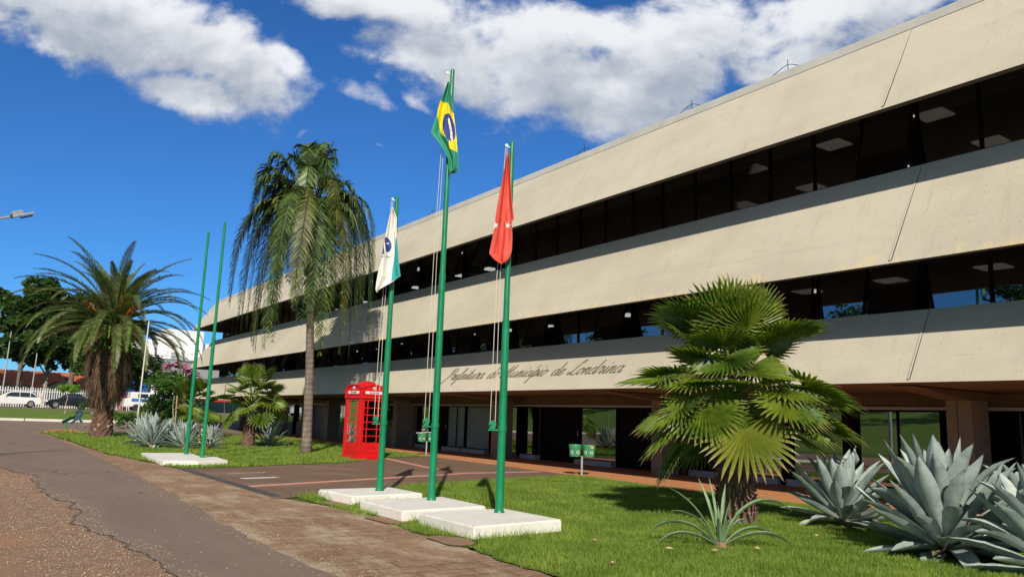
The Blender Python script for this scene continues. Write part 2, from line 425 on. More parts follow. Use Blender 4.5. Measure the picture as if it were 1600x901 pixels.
mat_dirt('gravel_dirt', (0.34, 0.21, 0.14), (0.46, 0.30, 0.20), (0.50, 0.27, 0.155), (0.46, 0.39, 0.33), 46, .40)


def mat_sidewalk():
    """worn stone footpath covered in red dust, broken pale strip along the road edge"""
    m, w, b = base_mat('sidewalk_worn'); co = geo_pos(w); x, y, z = w.sep(co)
    n = w.noise(w.mapping(co, (2.2, .8, 1)), .9, 6, .65); n2 = w.noise(co, 6, 6, .7); n3 = w.noise(co, 42, 4, .7)
    c = w.mix(w.ramp(n2, .3, .7), (0.33, 0.20, 0.125), (0.48, 0.315, 0.20))
    pale = w.m('MULTIPLY', w.ramp(n, .46, .62), w.ramp(y, 28, 13))
    c = w.mix(pale, c, w.mix(w.ramp(n2, .35, .65), (0.50, 0.38, 0.25), (0.62, 0.50, 0.36)))
    # broken paving joints running across the path, showing through the dust in patches
    br = w.new('ShaderNodeTexBrick'); w.put(br.inputs['Vector'], w.mapping(co, (1, 1, 1), rot=(0, 0, R(2))))
    br.inputs['Scale'].default_value = 1.0; br.inputs['Mortar Size'].default_value = .014
    br.inputs['Brick Width'].default_value = .55; br.inputs['Row Height'].default_value = .28
    br.inputs['Color1'].default_value = (1, 1, 1, 1); br.inputs['Color2'].default_value = (.75, .75, .75, 1); br.inputs['Mortar'].default_value = (.35, .3, .28, 1)
    c = w.mix(w.m('MULTIPLY', w.ramp(w.noise(co, .7, 3), .42, .6), .65), c, w.mix(1.0, c, br.outputs['Color'], 'MULTIPLY'))
    v = w.vor(co, 30, 'F1'); vc = w.vor(co, 30, 'F1', 'Color')
    st = w.m('MULTIPLY', w.ramp(v, .35, .25), w.m('GREATER_THAN', w.sep(vc)[0], .82))
    c = w.mix(st, c, w.mix(w.sep(vc)[1], (0.52, 0.46, 0.38), (0.2, 0.15, 0.12)))
    c = w.mix(w.ramp(n3, .3, .6, .4, 0), c, (0.08, 0.05, 0.035))
    w.put(b.inputs['Base Color'], c); b.inputs['Roughness'].default_value = .95; b.inputs['Specular IOR Level'].default_value = .2
    bn = w.new('ShaderNodeBump'); bn.inputs['Strength'].default_value = .8; bn.inputs['Distance'].default_value = .025
    w.put(bn.inputs['Height'], w.m('ADD', w.m('ADD', n3, n2), w.m('MULTIPLY', br.outputs['Fac'], -.5))); w.l.new(bn.outputs[0], b.inputs['Normal'])


mat_sidewalk()


def mat_plaza():
    m, w, b = base_mat('plaza_paving'); co = geo_pos(w)
    n = w.noise(co, .7, 5, .6); n2 = w.noise(co, 6, 5, .65); n3 = w.noise(co, 60, 3, .7)
    c = w.mix(w.ramp(n2, .3, .7), (0.18, 0.115, 0.078), (0.235, 0.155, 0.107))
    c = w.mix(w.m('MULTIPLY', w.ramp(n, .48, .7), .6), c, (0.30, 0.21, 0.155))
    br = w.new('ShaderNodeTexBrick'); w.put(br.inputs['Vector'], w.mapping(co, (1, 1, 1)))
    br.inputs['Scale'].default_value = 1.0; br.inputs['Mortar Size'].default_value = .012
    br.inputs['Brick Width'].default_value = .8; br.inputs['Row Height'].default_value = .8; br.offset = 0
    br.inputs['Color1'].default_value = (1, 1, 1, 1); br.inputs['Color2'].default_value = (.86, .86, .86, 1); br.inputs['Mortar'].default_value = (.55, .5, .45, 1)
    c = w.mix(.8, c, w.mix(1.0, c, br.outputs['Color'], 'MULTIPLY'))
    w.put(b.inputs['Base Color'], c); b.inputs['Roughness'].default_value = .85; b.inputs['Specular IOR Level'].default_value = .3
    bn = w.new('ShaderNodeBump'); bn.inputs['Strength'].default_value = .5; bn.inputs['Distance'].default_value = .015
    w.put(bn.inputs['Height'], w.m('ADD', n3, n2)); w.l.new(bn.outputs[0], b.inputs['Normal'])
    m, w, b = base_mat('orange_path'); co = geo_pos(w)
    n = w.noise(co, 1.1, 5, .6); n2 = w.noise(co, 9, 5, .65); n3 = w.noise(co, 60, 3, .7)
    c = w.mix(w.ramp(n2, .3, .7), (0.60, 0.25, 0.11), (0.74, 0.36, 0.18))
    c = w.mix(w.m('MULTIPLY', w.ramp(n, .5, .68), .6), c, (0.58, 0.34, 0.22))
    br = w.new('ShaderNodeTexBrick'); w.put(br.inputs['Vector'], co)
    br.inputs['Scale'].default_value = 1.0; br.inputs['Mortar Size'].default_value = .01; br.inputs['Brick Width'].default_value = .45; br.inputs['Row Height'].default_value = .45; br.offset = 0
    br.inputs['Color1'].default_value = (1, 1, 1, 1); br.inputs['Color2'].default_value = (.85, .85, .85, 1); br.inputs['Mortar'].default_value = (.6, .5, .45, 1)
    c = w.mix(1.0, c, br.outputs['Color'], 'MULTIPLY')
    w.put(b.inputs['Base Color'], c); b.inputs['Roughness'].default_value = .6; b.inputs['Specular IOR Level'].default_value = .3
    bn = w.new('ShaderNodeBump'); bn.inputs['Strength'].default_value = .3; bn.inputs['Distance'].default_value = .01
    w.put(bn.inputs['Height'], n3); w.l.new(bn.outputs[0], b.inputs['Normal'])


mat_plaza()


def mat_trunks():
    m, w, b = base_mat('queen_trunk'); co = geo_pos(w); x, y, z = w.sep(co)
    n = w.noise(co, 3, 5, .6)
    rg = w.m('SINE', w.m('MULTIPLY', w.m('ADD', z, w.m('MULTIPLY', n, .12)), 34.0))
    ver = w.noise(w.mapping(co, (14, 14, .8)), 1, 4, .6)
    c = w.mix(w.ramp(n, .3, .7), (0.13, 0.10, 0.085), (0.20, 0.16, 0.135))
    c = w.mix(w.ramp(rg, .75, 1.0, 0, .5), c, (0.09, 0.07, 0.06))
    c = w.mix(w.m('MULTIPLY', w.ramp(ver, .5, .7), .4), c, (0.34, 0.28, 0.24))
    w.put(b.inputs['Base Color'], c); b.inputs['Roughness'].default_value = .9
    bn = w.new('ShaderNodeBump'); bn.inputs['Strength'].default_value = .6; bn.inputs['Distance'].default_value = .03
    w.put(bn.inputs['Height'], w.m('ADD', w.m('MULTIPLY', rg, -.4), ver)); w.l.new(bn.outputs[0], b.inputs['Normal'])


mat_trunks()

# ------------------------------------------------------------ mesh toolkit


class MB:
    def __init__(s): s.v = []; s.f = []; s.mi = []; s.t = []; s.e = []
    def add(s, vs, fs, mi=0, t=None, e=None):
        o = len(s.v); s.v.extend([tuple(p) for p in vs]); s.f.extend([tuple(i + o for i in f) for f in fs]); s.mi.extend([mi] * len(fs))
        s.t.extend(t if t else [0.0] * len(vs)); s.e.extend(e if e else [0.0] * len(vs))
    def box(s, x0, y0, z0, x1, y1, z1, mi=0):
        vs = [(x0, y0, z0), (x1, y0, z0), (x1, y1, z0), (x0, y1, z0), (x0, y0, z1), (x1, y0, z1), (x1, y1, z1), (x0, y1, z1)]
        s.add(vs, [(0, 3, 2, 1), (4, 5, 6, 7), (0, 1, 5, 4), (1, 2, 6, 5), (2, 3, 7, 6), (3, 0, 4, 7)], mi)
    def bbox(s, c, sx, sy, sz, mat=None, mi=0, bev=.12):
        """box with chamfered vertical and horizontal edges, about centre c"""
        bm = bmesh.new(); bmesh.ops.create_cube(bm, size=1)
        for v in bm.verts: v.co = Vector((v.co.x * sx, v.co.y * sy, v.co.z * sz))
        bmesh.ops.bevel(bm, geom=list(bm.edges), offset=bev, segments=2, affect='EDGES', profile=.6)
        mt = mat or Matrix()
        bm.verts.index_update()
        vs = [mt @ v.co + Vector(c) for v in bm.verts]; fs = [[v.index for v in f.verts] for f in bm.faces]
        s.add(vs, fs, mi); bm.free()
    def tube(s, pts, rad, seg=8, mi=0, cap=True, t=None):
        pts = [Vector(p) for p in pts]; n = len(pts)
        if not hasattr(rad, '__len__'): rad = [rad] * n
        vs = []; fs = []
        ref = None
        for i, p in enumerate(pts):
            d = (pts[min(i + 1, n - 1)] - pts[max(i - 1, 0)]).normalized()
            if ref is None: ref = Vector((1, 0, 0)) if abs(d.x) < .9 else Vector((0, 1, 0))
            a = (ref - d * ref.dot(d)).normalized(); b = d.cross(a); ref = a
            for k in range(seg):
                an = 2 * math.pi * k / seg
                vs.append(p + (a * math.cos(an) + b * math.sin(an)) * rad[i])
        for i in range(n - 1):
            for k in range(seg):
                k2 = (k + 1) % seg
                fs.append((i * seg + k, i * seg + k2, (i + 1) * seg + k2, (i + 1) * seg + k))
        if cap:
            fs.append(tuple(reversed(range(seg)))); fs.append(tuple(range((n - 1) * seg, n * seg)))
        s.add(vs, fs, mi)
    def prism(s, pts, z0, z1, mi=0):
        n = len(pts)
        vs = [(p[0], p[1], z0) for p in pts] + [(p[0], p[1], z1) for p in pts]
        ar = sum(pts[i][0] * pts[(i + 1) % n][1] - pts[(i + 1) % n][0] * pts[i][1] for i in range(n))
        r = list(range(n)) if ar > 0 else list(reversed(range(n)))
        fs = [tuple(reversed(r)), tuple(i + n for i in r)]
        for q in range(n):
            i, j = r[q], r[(q + 1) % n]
            fs.append((i, j, j + n, i + n))
        s.add(vs, fs, mi)
    def build(s, name, mats, parent=None, smooth=False, loc=(0, 0, 0), rot=(0, 0, 0), attr=False):
        me = bpy.data.meshes.new(name)
        me.from_pydata(s.v, [], s.f)
        for m in ([mats] if isinstance(mats, str) else mats): me.materials.append(MATS[m])
        if any(s.mi): me.polygons.foreach_set('material_index', s.mi)
        if smooth: me.polygons.foreach_set('use_smooth', [True] * len(s.f))
        if attr:
            a = me.attributes.new('t', 'FLOAT', 'POINT'); a.data.foreach_set('value', s.t)
            a = me.attributes.new('e', 'FLOAT', 'POINT'); a.data.foreach_set('value', s.e)
        me.update()
        o = bpy.data.objects.new(name, me); COL.objects.link(o)
        o.parent = parent; o.location = loc; o.rotation_euler = rot
        return o


def tag(o, label=None, cat=None, group=None, kind=None):
    if label: o['label'] = label
    if cat: o['category'] = cat
    if group: o['group'] = group
    if kind: o['kind'] = kind
    return o


def empty(name, loc, label, cat, group=None, rz=0.0):
    o = bpy.data.objects.new(name, None); COL.objects.link(o); o.empty_display_size = .2
    o.location = loc; o.rotation_euler = (0, 0, rz)
    return tag(o, label, cat, group)


def copy_tree(o, parent=None, loc=None, rz=None, label=None):
    c = o.copy(); COL.objects.link(c); c.parent = parent
    if loc is not None: c.location = loc
    if rz is not None: c.rotation_euler = (0, 0, rz)
    if label: c['label'] = label
    for ch in list(o.children): copy_tree(ch, c)
    return c


def rise(y): return min(max((y - 53) * .03, 0), 1.05)


def inside(x, y, poly):
    r = False; n = len(poly); j = n - 1
    for i in range(n):
        xi, yi = poly[i]; xj, yj = poly[j]
        if (yi > y) != (yj > y) and x < (xj - xi) * (y - yi) / (yj - yi) + xi: r = not r
        j = i
    return r


# ------------------------------------------------------------ the ground
def rag(pts, amp, step, seed, closed=False, scale=1.2):
    """resample a polyline and give it an uneven edge"""
    out = []
    n = len(pts)
    for i in range(n if closed else n - 1):
        a = Vector((*pts[i], 0)); b = Vector((*pts[(i + 1) % n], 0)); L = (b - a).length; k = max(1, int(L / step))
        d = (b - a).normalized(); nn = Vector((-d.y, d.x, 0))
        for q in range(k):
            p = a + (b - a) * q / k
            o = noise.fractal(Vector((p.x * scale, p.y * scale, seed)), .7, 2.2, 5) * amp
            p = p + nn * o; out.append((p.x, p.y))
    if not closed: out.append(tuple(pts[-1]))
    return out


def sheet(name, pts, z, mat, kind='structure'):
    bm = bmesh.new()
    vs = [bm.verts.new((x, y, z)) for x, y in pts]
    f = bm.faces.new(vs); bmesh.ops.triangulate(bm, faces=[f])
    for f in bm.faces:
        if f.normal.z < 0: f.normal_flip()
    me = bpy.data.meshes.new(name); bm.to_mesh(me); bm.free(); me.materials.append(MATS[mat])
    o = bpy.data.objects.new(name, me); COL.objects.link(o); tag(o, kind=kind)
    return o


def strip_sheet(name, x0f, x1f, ys, dz, mat):
    mb = MB(); vs = []; fs = []
    for i, y in enumerate(ys):
        vs += [(x0f(y), y, rise(y) + dz), (x1f(y), y, rise(y) + dz)]
        if i: fs.append((2 * i - 2, 2 * i - 1, 2 * i + 1, 2 * i))
    mb.add(vs, fs); o = mb.build(name, mat); tag(o, kind='structure'); return o


YS = [-400, -60, -10, 0, 25, 40, 53, 60, 66, 72, 78, 84, 88, 92, 110, 200, 900]
strip_sheet('ground', lambda y: -600, lambda y: 700, YS, -.012, 'field_ground')

# gravelly dirt on the near left
gl = [(-9, -6), (1.9, -6), (1.75, 2), (1.72, 6), (1.62, 7.6), (1.55, 9.1), (1.28, 10.2), (1.4, 12.2), (1.12, 15.9), (1.2, 18.5), (.7, 20.6), (-2.5, 24.5), (-9, 27)]
asph = rag([(1.5, -6), (1.75, 2), (1.72, 6), (1.62, 7.6), (1.55, 9.1), (1.28, 10.2), (1.4, 12.2), (1.12, 15.9), (1.2, 18.5), (.7, 20.6), (-2.5, 24.5), (-9, 27)], .16, .12, 3.1)
sheet('dirt', [(-9, -6)] + [(x + .6, y) for x, y in [(1.6, -6), (1.9, 6), (1.6, 10), (1.5, 16), (1.0, 21), (-2.0, 25), (-9, 27.6)]], 0.0, 'gravel_dirt')
rside = rag([(2.6, 48.0), (3.2, 40), (3.15, 30), (3.1, 22.4), (3.03, 15.5), (2.8, 10.5), (2.77, 8.2), (2.82, 7), (2.95, 3), (3.1, -6)], .07, .15, 9.3)
ROAD = asph + [(-9, 48)] + rside
sheet('road', ROAD, .006, 'asphalt')
rdl = random.Random(77); lip_o = []; lip_i = []
for (x, y) in asph:
    w_ = .008 + .05 * abs(noise.noise(Vector((x * 5, y * 5, 2)))) + rdl.uniform(0, .02)
    lip_o.append((x - w_ * .6, y + w_ * .3)); lip_i.append((x + w_ * .35, y - w_ * .2))
mbl = MB(); vsl = [(x, y, .0085) for x, y in lip_o] + [(x, y, .0085) for x, y in lip_i]; nl = len(asph)
mbl.add(vsl, [(i, i + nl, i + nl + 1, i + 1) for i in range(nl - 1)])
tag(mbl.build('road_edge', 'crumbled_edge'), kind='structure')
# far cross road (reddish dusty asphalt)
strip_sheet('cross_road', lambda y: -60, lambda y: 90, [46.6, 53, 60, 61.8], -.004, 'asphalt')
# footpath between the road and the lawns
sheet('sidewalk', [(2.4, -6), (2.4, 48), (3.2, 47)] + rag([(3.3, 41.7), (3.45, 34), (3.57, 26.7), (4.35, 19.9), (4.5, 13.3), (4.6, 12.4), (4.9, 10.9), (4.75, 8.7), (4.6, 6), (4.5, 3), (4.4, -6)], .10, .2, 5.5), .001, 'sidewalk_worn')
sheet('plaza', [(4.36, 13.0), (4.32, 20.2), (9.1, 22.2), (11.6, 24.6), (14.2, 25.5), (14.0, 16.2), (8, 14.6)], .005, 'plaza_paving')
strip_sheet('orange_walkway', lambda y: 13.02 + .045 * max(y - 5, 0), lambda y: 34.0, [-26, 5, 20, 40, 53], .009, 'orange_path')


def ribbon(name, pts, wd, z0, z1, mat, kind='structure'):
    mb = MB()
    for i in range(len(pts) - 1):
        a = Vector(pts[i]); b = Vector(pts[i + 1]); d = (b - a).normalized(); n = Vector((-d.y, d.x)) * wd / 2
        mb.prism([(a - n), (b - n), (b + n), (a + n)], z0, z1)
    o = mb.build(name, mat); tag(o, kind=kind); return o


ribbon('path_line', [(4.5, 15.2), (10.9, 17.75), (13.4, 18.0)], .24, .006, .0095, 'pink_line')
ribbon('path_line', [(10.6, 18.1), (10.95, 20.3), (11.7, 24.4)], .22, .006, .0095, 'pink_line')
ribbon('drain_kerb', [(4.42, 13.2), (4.36, 16.5), (4.30, 19.9)], .13, -.01, .035, 'kerb_dark')
ribbon('paving_patch', [(4.9, 17.0), (5.7, 17.2)], .22, .006, .0098, 'kerb_white')
ribbon('paving_patch', [(5.0, 18.4), (5.9, 18.6)], .18, .006, .0098, 'stone_grey')

LAWN_A = rag([(4.42, -6), (4.5, 3), (4.6, 6), (4.75, 8.7), (4.95, 10.9), (4.7, 12.5)], .12, .15, 5.5) + rag([(5.0, 13.15), (7.9, 14.9), (11, 15.9), (13.45, 16.6), (13.1, 9.8), (13.05, 5), (13.05, -6)], .03, .3, 2.2)
LAWN_B = rag([(13.3, 46.6), (3.0, 46.4), (3.3, 41.7), (3.45, 34), (3.57, 26.7), (4.28, 20.0)], .12, .3, 4.4) + rag([(4.9, 20.1), (9.1, 21.9), (11.4, 24.0), (11.8, 24.6), (13.88, 25.4), (14.2, 32), (14.8, 44)], .03, .3, 7.7)
sheet('lawn', LAWN_A, .013, 'lawn_ground')
sheet('lawn', LAWN_B, .013, 'lawn_ground')
strip_sheet('verge', lambda y: -60, lambda y: 90, [62.05, 66, 72, 78, 84], .0, 'verge_ground')
strip_sheet('street', lambda y: -70, lambda y: 120, [84.1, 88, 92.6], .004, 'asphalt')

# bare dirt patches in the near lawn beside the flagpole slabs
for i, (x, y, a, b_) in enumerate([(4.95, 11.95, .16, .45), (4.85, 9.95, .2, .5), (4.75, 8.05, .2, .45)]):
    pts = [(x + a * math.cos(q) * (1 + .2 * math.sin(3 * q + i)), y + b_ * math.sin(q) * (1 + .2 * math.cos(2 * q))) for q in [k * math.pi / 8 for k in range(16)]]
    sheet('bare_patch', pts, .0165, 'gravel_dirt')
BARE = [(4.95, 11.95, .2, .5), (4.85, 9.95, .24, .55), (4.75, 8.05, .24, .5)]
SLABS = [(5.02, 6.5, 7.98, 9.6), (4.98, 6.45, 9.72, 11.3), (5.1, 6.42, 11.75, 13.1)]

# kerbs: long white blocks along the far road
mb = MB()
x = -40.0
while x < 60:
    L = 2.3 + random.uniform(-.1, .1)
    mb.prism([(x, 61.85), (x + L - .07, 61.85), (x + L - .07, 62.08), (x, 62.08)], .1, rise(62) + .15)
    x += L
tag(mb.build('kerb', 'kerb_white'), kind='structure')


def grass_blades(name, poly, boxes, dens, hmin, hmax, wd, region, excl=None, lean=.5, seed=1):
    rng = np.random.default_rng(seed)
    x0, x1, y0, y1 = region
    N = int((x1 - x0) * (y1 - y0) * dens)
    X = rng.uniform(x0, x1, N); Y = rng.uniform(y0, y1, N)
    # vectorised point-in-polygon
    ins = np.zeros(N, bool); n = len(poly); j = n - 1
    for i in range(n):
        xi, yi = poly[i]; xj, yj = poly[j]
        if yi != yj:
            c = ((yi > Y) != (yj > Y)) & (X < (xj - xi) * (Y - yi) / (yj - yi) + xi); ins ^= c
        j = i
    for (a, b, c, d) in boxes: ins &= ~((X > a) & (X < b) & (Y > c) & (Y < d))
    if excl:
        for (cx, cy, a, b) in excl: ins &= ~((((X - cx) / a) ** 2 + ((Y - cy) / b) ** 2) < 1)
    X = X[ins]; Y = Y[ins]; N = len(X)
    patch = np.sin(X * 1.7 + np.cos(Y * 1.3) * 2) * np.cos(Y * 1.1 + np.sin(X * .9) * 2)
    H = rng.uniform(hmin, hmax, N) * (1 + .25 * patch) * np.where(rng.random(N) < .04, 1.6, 1)
    A = rng.uniform(0, 2 * np.pi, N); W = wd * rng.uniform(.7, 1.3, N)
    La = rng.uniform(0, 2 * np.pi, N); L = H * rng.uniform(.1, lean, N) * 1.6
    v = np.zeros((N, 3, 3))
    v[:, 0] = np.stack([X + np.cos(A) * W, Y + np.sin(A) * W, np.full(N, .008)], 1)
    v[:, 1] = np.stack([X - np.cos(A) * W, Y - np.sin(A) * W, np.full(N, .008)], 1)
    v[:, 2] = np.stack([X + np.cos(La) * L, Y + np.sin(La) * L, H], 1)
    me = bpy.data.meshes.new(name)
    me.vertices.add(3 * N); me.vertices.foreach_set('co', v.ravel())
    me.loops.add(3 * N); me.loops.foreach_set('vertex_index', np.arange(3 * N, dtype=np.int32))
    me.polygons.add(N); me.polygons.foreach_set('loop_start', np.arange(0, 3 * N, 3, dtype=np.int32))
    a = me.attributes.new('t', 'FLOAT', 'POINT'); a.data.foreach_set('value', np.tile([0., 0., 1.], N))
    me.update(calc_edges=True); me.validate()
    me.materials.append(MATS['grass_blade'])
    o = bpy.data.objects.new(name, me); COL.objects.link(o); tag(o, kind='stuff')
    return o


grass_blades('grass', LAWN_A, SLABS, 3600, .03, .07, .0035, (4.2, 13.3, 3.5, 10), BARE, seed=1)
grass_blades('grass', LAWN_A, SLABS, 1800, .035, .075, .005, (4.2, 13.7, 10, 17), BARE, seed=2)
grass_blades('grass', LAWN_B, [(10.2, 11.4, 23.3, 24.6)], 420, .05, .10, .011, (3.0, 15, 19.8, 30), seed=3)
grass_blades('grass', LAWN_B, [], 130, .05, .12, .02, (3.0, 15, 30, 47), seed=4)
# taller tufts round the slabs and on ragged edges
grass_blades('grass', [(4.7, 7.6), (6.7, 7.6), (6.7, 13.3), (4.7, 13.3)], SLABS, 900, .05, .13, .005, (4.7, 6.7, 7.6, 13.3), BARE, seed=5)


def pebbles(name, n, area, smin, smax, mat, seed, test=None):
    rd = random.Random(seed); mb = MB(); c = 0
    while c < n:
        x = rd.uniform(area[0], area[1]); y = area[2] + (area[3] - area[2]) * rd.random() ** 1.4
        if test and not test(x, y, rd): continue
        r = rd.uniform(smin, smax); k = 6; a0 = rd.random() * 6
        vs = [(x + r * math.cos(a0 + q * 2 * math.pi / k) * rd.uniform(.7, 1.2), y + r * math.sin(a0 + q * 2 * math.pi / k) * rd.uniform(.7, 1.2), .004) for q in range(k)]
        vs += [(a + (x - a) * .4, b + (y - b) * .4, .006 + r * rd.uniform(.4, .8)) for a, b, _ in vs]
        fs = [(q, (q + 1) % k, (q + 1) % k + k, q + k) for q in range(k)] + [tuple(range(k, 2 * k))]
        mb.add(vs, fs); c += 1
    tag(mb.build(name, mat), kind='stuff')


def near_edge(x, y, rd):
    ex = np.interp(y, [-6, 2, 6, 9, 10.2, 12.2, 16, 18.5], [1.6, 1.75, 1.72, 1.55, 1.28, 1.4, 1.12, 1.2])
    if x > ex + .25: return rd.random() < .02
    return rd.random() < math.exp(-((ex - .35 - x) / .55) ** 2) + .25


pebbles('gravel', 9500, (-2.5, 3.0, 4, 19), .003, .010, 'pebble', 11, near_edge)
pebbles('gravel', 1700, (2.6, 4.6, 5, 20), .003, .009, 'pebble', 12, lambda x, y, rd: rd.random() < math.exp(-((x - 2.95) / .28) ** 2) + .12)
# fallen dry leaves on the lawn
rd = random.Random(5)
mb = MB()
for x, y in [(8.3, 6.6), (8.9, 7.2), (7.0, 6.1), (9.6, 5.9), (6.6, 6.4), (7.6, 6.0), (10.6, 6.2), (8.0, 7.7), (6.2, 7.2), (7.3, 8.9), (5.4, 6.0), (9.3, 6.4), (10.1, 6.9), (6.9, 9.3), (12, 8)]:
    a = rd.random() * 6; r = rd.uniform(.03, .06)
    mb.add([(x + r * math.cos(a), y + r * math.sin(a), .06), (x + r * .5 * math.cos(a + 1.6), y + r * .5 * math.sin(a + 1.6), .075), (x - r * math.cos(a), y - r * math.sin(a), .065), (x + r * .5 * math.cos(a - 1.6), y + r * .5 * math.sin(a - 1.6), .055)], [(0, 1, 2, 3)])
tag(mb.build('fallen_leaves', 'leaf_litter'), kind='stuff')


# ------------------------------------------------------------ the town hall
BX0, BX1, BY0, BY1 = 13.1, 38.0, -24.0, 61.6
GX = 14.9                      # glass plane of the upper floors
BO = (16.3, 20.0, 0.0); BL = (-16.3, -20.0, 0.0)
hall = empty('town_hall', BO, 'long cream concrete office building with three slanted bands and dark ribbon windows', 'building')


def rect(i): return [(BX0 + i, BY0 + i), (BX1 - i, BY0 + i), (BX1 - i, BY1 - i), (BX0 + i, BY1 - i)]


def frustum(mb, i0, z0, i1, z1, side=0, bottom=1, top=0, nsub=60):
    a = rect(i0); b = rect(i1)
    vs = [(x, y, z0) for x, y in a] + [(x, y, z1) for x, y in b]
    mb.add(vs, [(0, 1, 5, 4), (1, 2, 6, 5), (2, 3, 7, 6), (3, 0, 4, 7)], side)
    mb.add(vs, [(3, 2, 1, 0)], bottom); mb.add(vs, [(4, 5, 6, 7)], top)


CEIL = (2.29, 5.12, 8.10)
BANDS = [(.405, 2.29, 1.24, 3.68), (0.0, 4.36, 1.26, 6.454), (0.0, 7.243, 1.17, 9.20)]
for k, (i0, z0, i1, z1) in enumerate(BANDS):
    mb = MB()
    zc = CEIL[k]
    # slanted outer face, underside of the panel, inner face, soffit and top ledge
    def ring(a, za, b, zb, mi):
        A = rect(a); B = rect(b); v = [(x, y, za) for x, y in A] + [(x, y, zb) for x, y in B]
        mb.add(v, [(0, 1, 5, 4), (1, 2, 6, 5), (2, 3, 7, 6), (3, 0, 4, 7)], mi)
    ring(i0, z0, i1, z1, 0)
    if zc > z0:
        ring(i0 + .16, z0, i0, z0, 1); ring(i0 + .16 + (zc - z0) * .55, zc, i0 + .16, z0, 1)
        c = rect(i0 + .16 + (zc - z0) * .55)
    else: c = rect(i0)
    mb.add([(x, y, zc) for x, y in c], [(3, 2, 1, 0)], 1)
    mb.add([(x, y, z1) for x, y in rect(i1)], [(0, 1, 2, 3)], 0)
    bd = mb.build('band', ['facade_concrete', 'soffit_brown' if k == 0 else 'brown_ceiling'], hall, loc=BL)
    # expansion joint running up the slanted face
    sx = (i1 - i0) / (z1 - z0)
    jn = MB()
    for (yy, w_, off, mi) in ((7.36, .007, .004, 0), (7.372, .026, .008, 1)):
        vs = []
        for (z, i) in ((z0 + .06, i0 + .014), (z1 - .002, i1)):
            xx = BX0 + i - off
            vs += [(xx, yy, z), (xx, yy + w_, z), (xx + .04, yy + w_, z), (xx + .04, yy, z)]
        jn.add(vs, [(0, 1, 2, 3), (7, 6, 5, 4), (0, 4, 5, 1), (1, 5, 6, 2), (2, 6, 7, 3), (3, 7, 4, 0)], mi)
    jn.build('expansion_joint', ['joint_dark', 'joint_pale'], bd)
mb = MB(); frustum(mb, 1.155, 9.20, 1.24, 9.43, 0, 0, 0)
mb.build('coping', 'coping', hall, loc=BL)
# floors, core and interior partitions seen through the glass
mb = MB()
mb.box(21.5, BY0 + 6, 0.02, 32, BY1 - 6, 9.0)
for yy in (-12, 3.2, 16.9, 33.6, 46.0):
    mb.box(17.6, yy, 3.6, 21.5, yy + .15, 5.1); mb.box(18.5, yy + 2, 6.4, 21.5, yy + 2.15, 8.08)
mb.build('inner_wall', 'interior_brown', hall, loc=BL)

# ceiling lights on the undersides of the bands, seen through the windows
for (zc, xs) in ((5.12, (15.9, 18.3)), (8.10, (16.1, 18.6))):
    for xc in xs:
        for j in range(20):
            yc = 5.6 + 2.35 * j
            mb = MB(); mb.box(-.28, -.30, -.035, .28, .30, -.004)
            mb.build('ceiling_light', 'ceiling_light', hall, loc=(xc - BO[0], yc - BO[1], zc))

OPEN = {0: (1, 3, 8, 11, 13, 15, 17, 18, 20, 22, 24, 25, 27, 29, 30, 32, 34), 1: (1, 14, 16, 19, 21, 23, 26, 28)}
PITCH = 1.168
for fl, (zs, zt, pl_y) in enumerate(((3.68, 5.12, 6.52), (6.454, 8.10, 6.52))):
    n = 45
    for j in range(n):
        y0 = pl_y + PITCH * j; y1 = y0 + PITCH
        is_open = j in OPEN[fl]
        mb = MB(); h = zt - zs
        mb.box(-.035, -.03, 0, .035, .03, h - .003)                    # mullion
        mb.box(-.03, .03, 0, .03, PITCH - .03, .035); mb.box(-.03, .03, h - .04, .03, PITCH - .03, h - .003)
        wf = mb.build('window', 'black_frame', hall, loc=(GX - BO[0], y0 - BO[1], zs))
        gb = MB()
        if not is_open:
            gb.box(-.004, .03, .035, .004, PITCH - .03, h - .04)
            gb.build('pane', 'window_glass', wf)
        else:
            # sash hinged at the top, its foot swung outward
            gb.box(-.004, .05, -h + .08, .004, PITCH - .05, -.02, 1)
            gb.box(-.02, .04, -h + .06, .02, .08, 0); gb.box(-.02, PITCH - .08, -h + .06, .02, PITCH - .04, 0)
            gb.box(-.02, .08, -h + .06, .02, PITCH - .08, -h + .10); gb.box(-.02, .08, -.04, .02, PITCH - .08, 0)
            gb.build('sash', ['black_frame', 'window_glass'], wf, loc=(0, 0, h - .045), rot=(0, R(15 + 5 * ((j * 7) % 3 - 1)), 0))
# plain continuation of the two window rows at the hidden ends
for zs, zt in ((3.68, 5.12), (6.454, 8.10)):
    for (a, b, c, d) in ((GX - .004, BY0 + 1.8, GX + .004, 6.48), (GX - .004, 6.52 + PITCH * 45, GX + .004, BY1 - 1.8), (GX, BY1 - 1.804, BX1 - 1.8, BY1 - 1.796)):
        mb = MB(); mb.box(a, b, zs + .001, c, d, zt - .001); wr = mb.build('window_row', 'window_glass', hall, loc=BL)
        mb = MB()
        if d - b > 1 and d < 10:
            for j in range(1, 25): mb.box(GX - .035, 6.52 - PITCH * j - .03, zs + .001, GX + .035, 6.52 - PITCH * j + .03, zt - .002)
            mb.build('mullions', 'black_frame', wr)
        elif c > 20:
            for j in range(18): mb.box(GX + .1 + j * PITCH, BY1 - 1.84, zs + .001, GX + .17 + j * PITCH, BY1 - 1.76, zt - .002)
            mb.build('mullions', 'black_frame', wr)

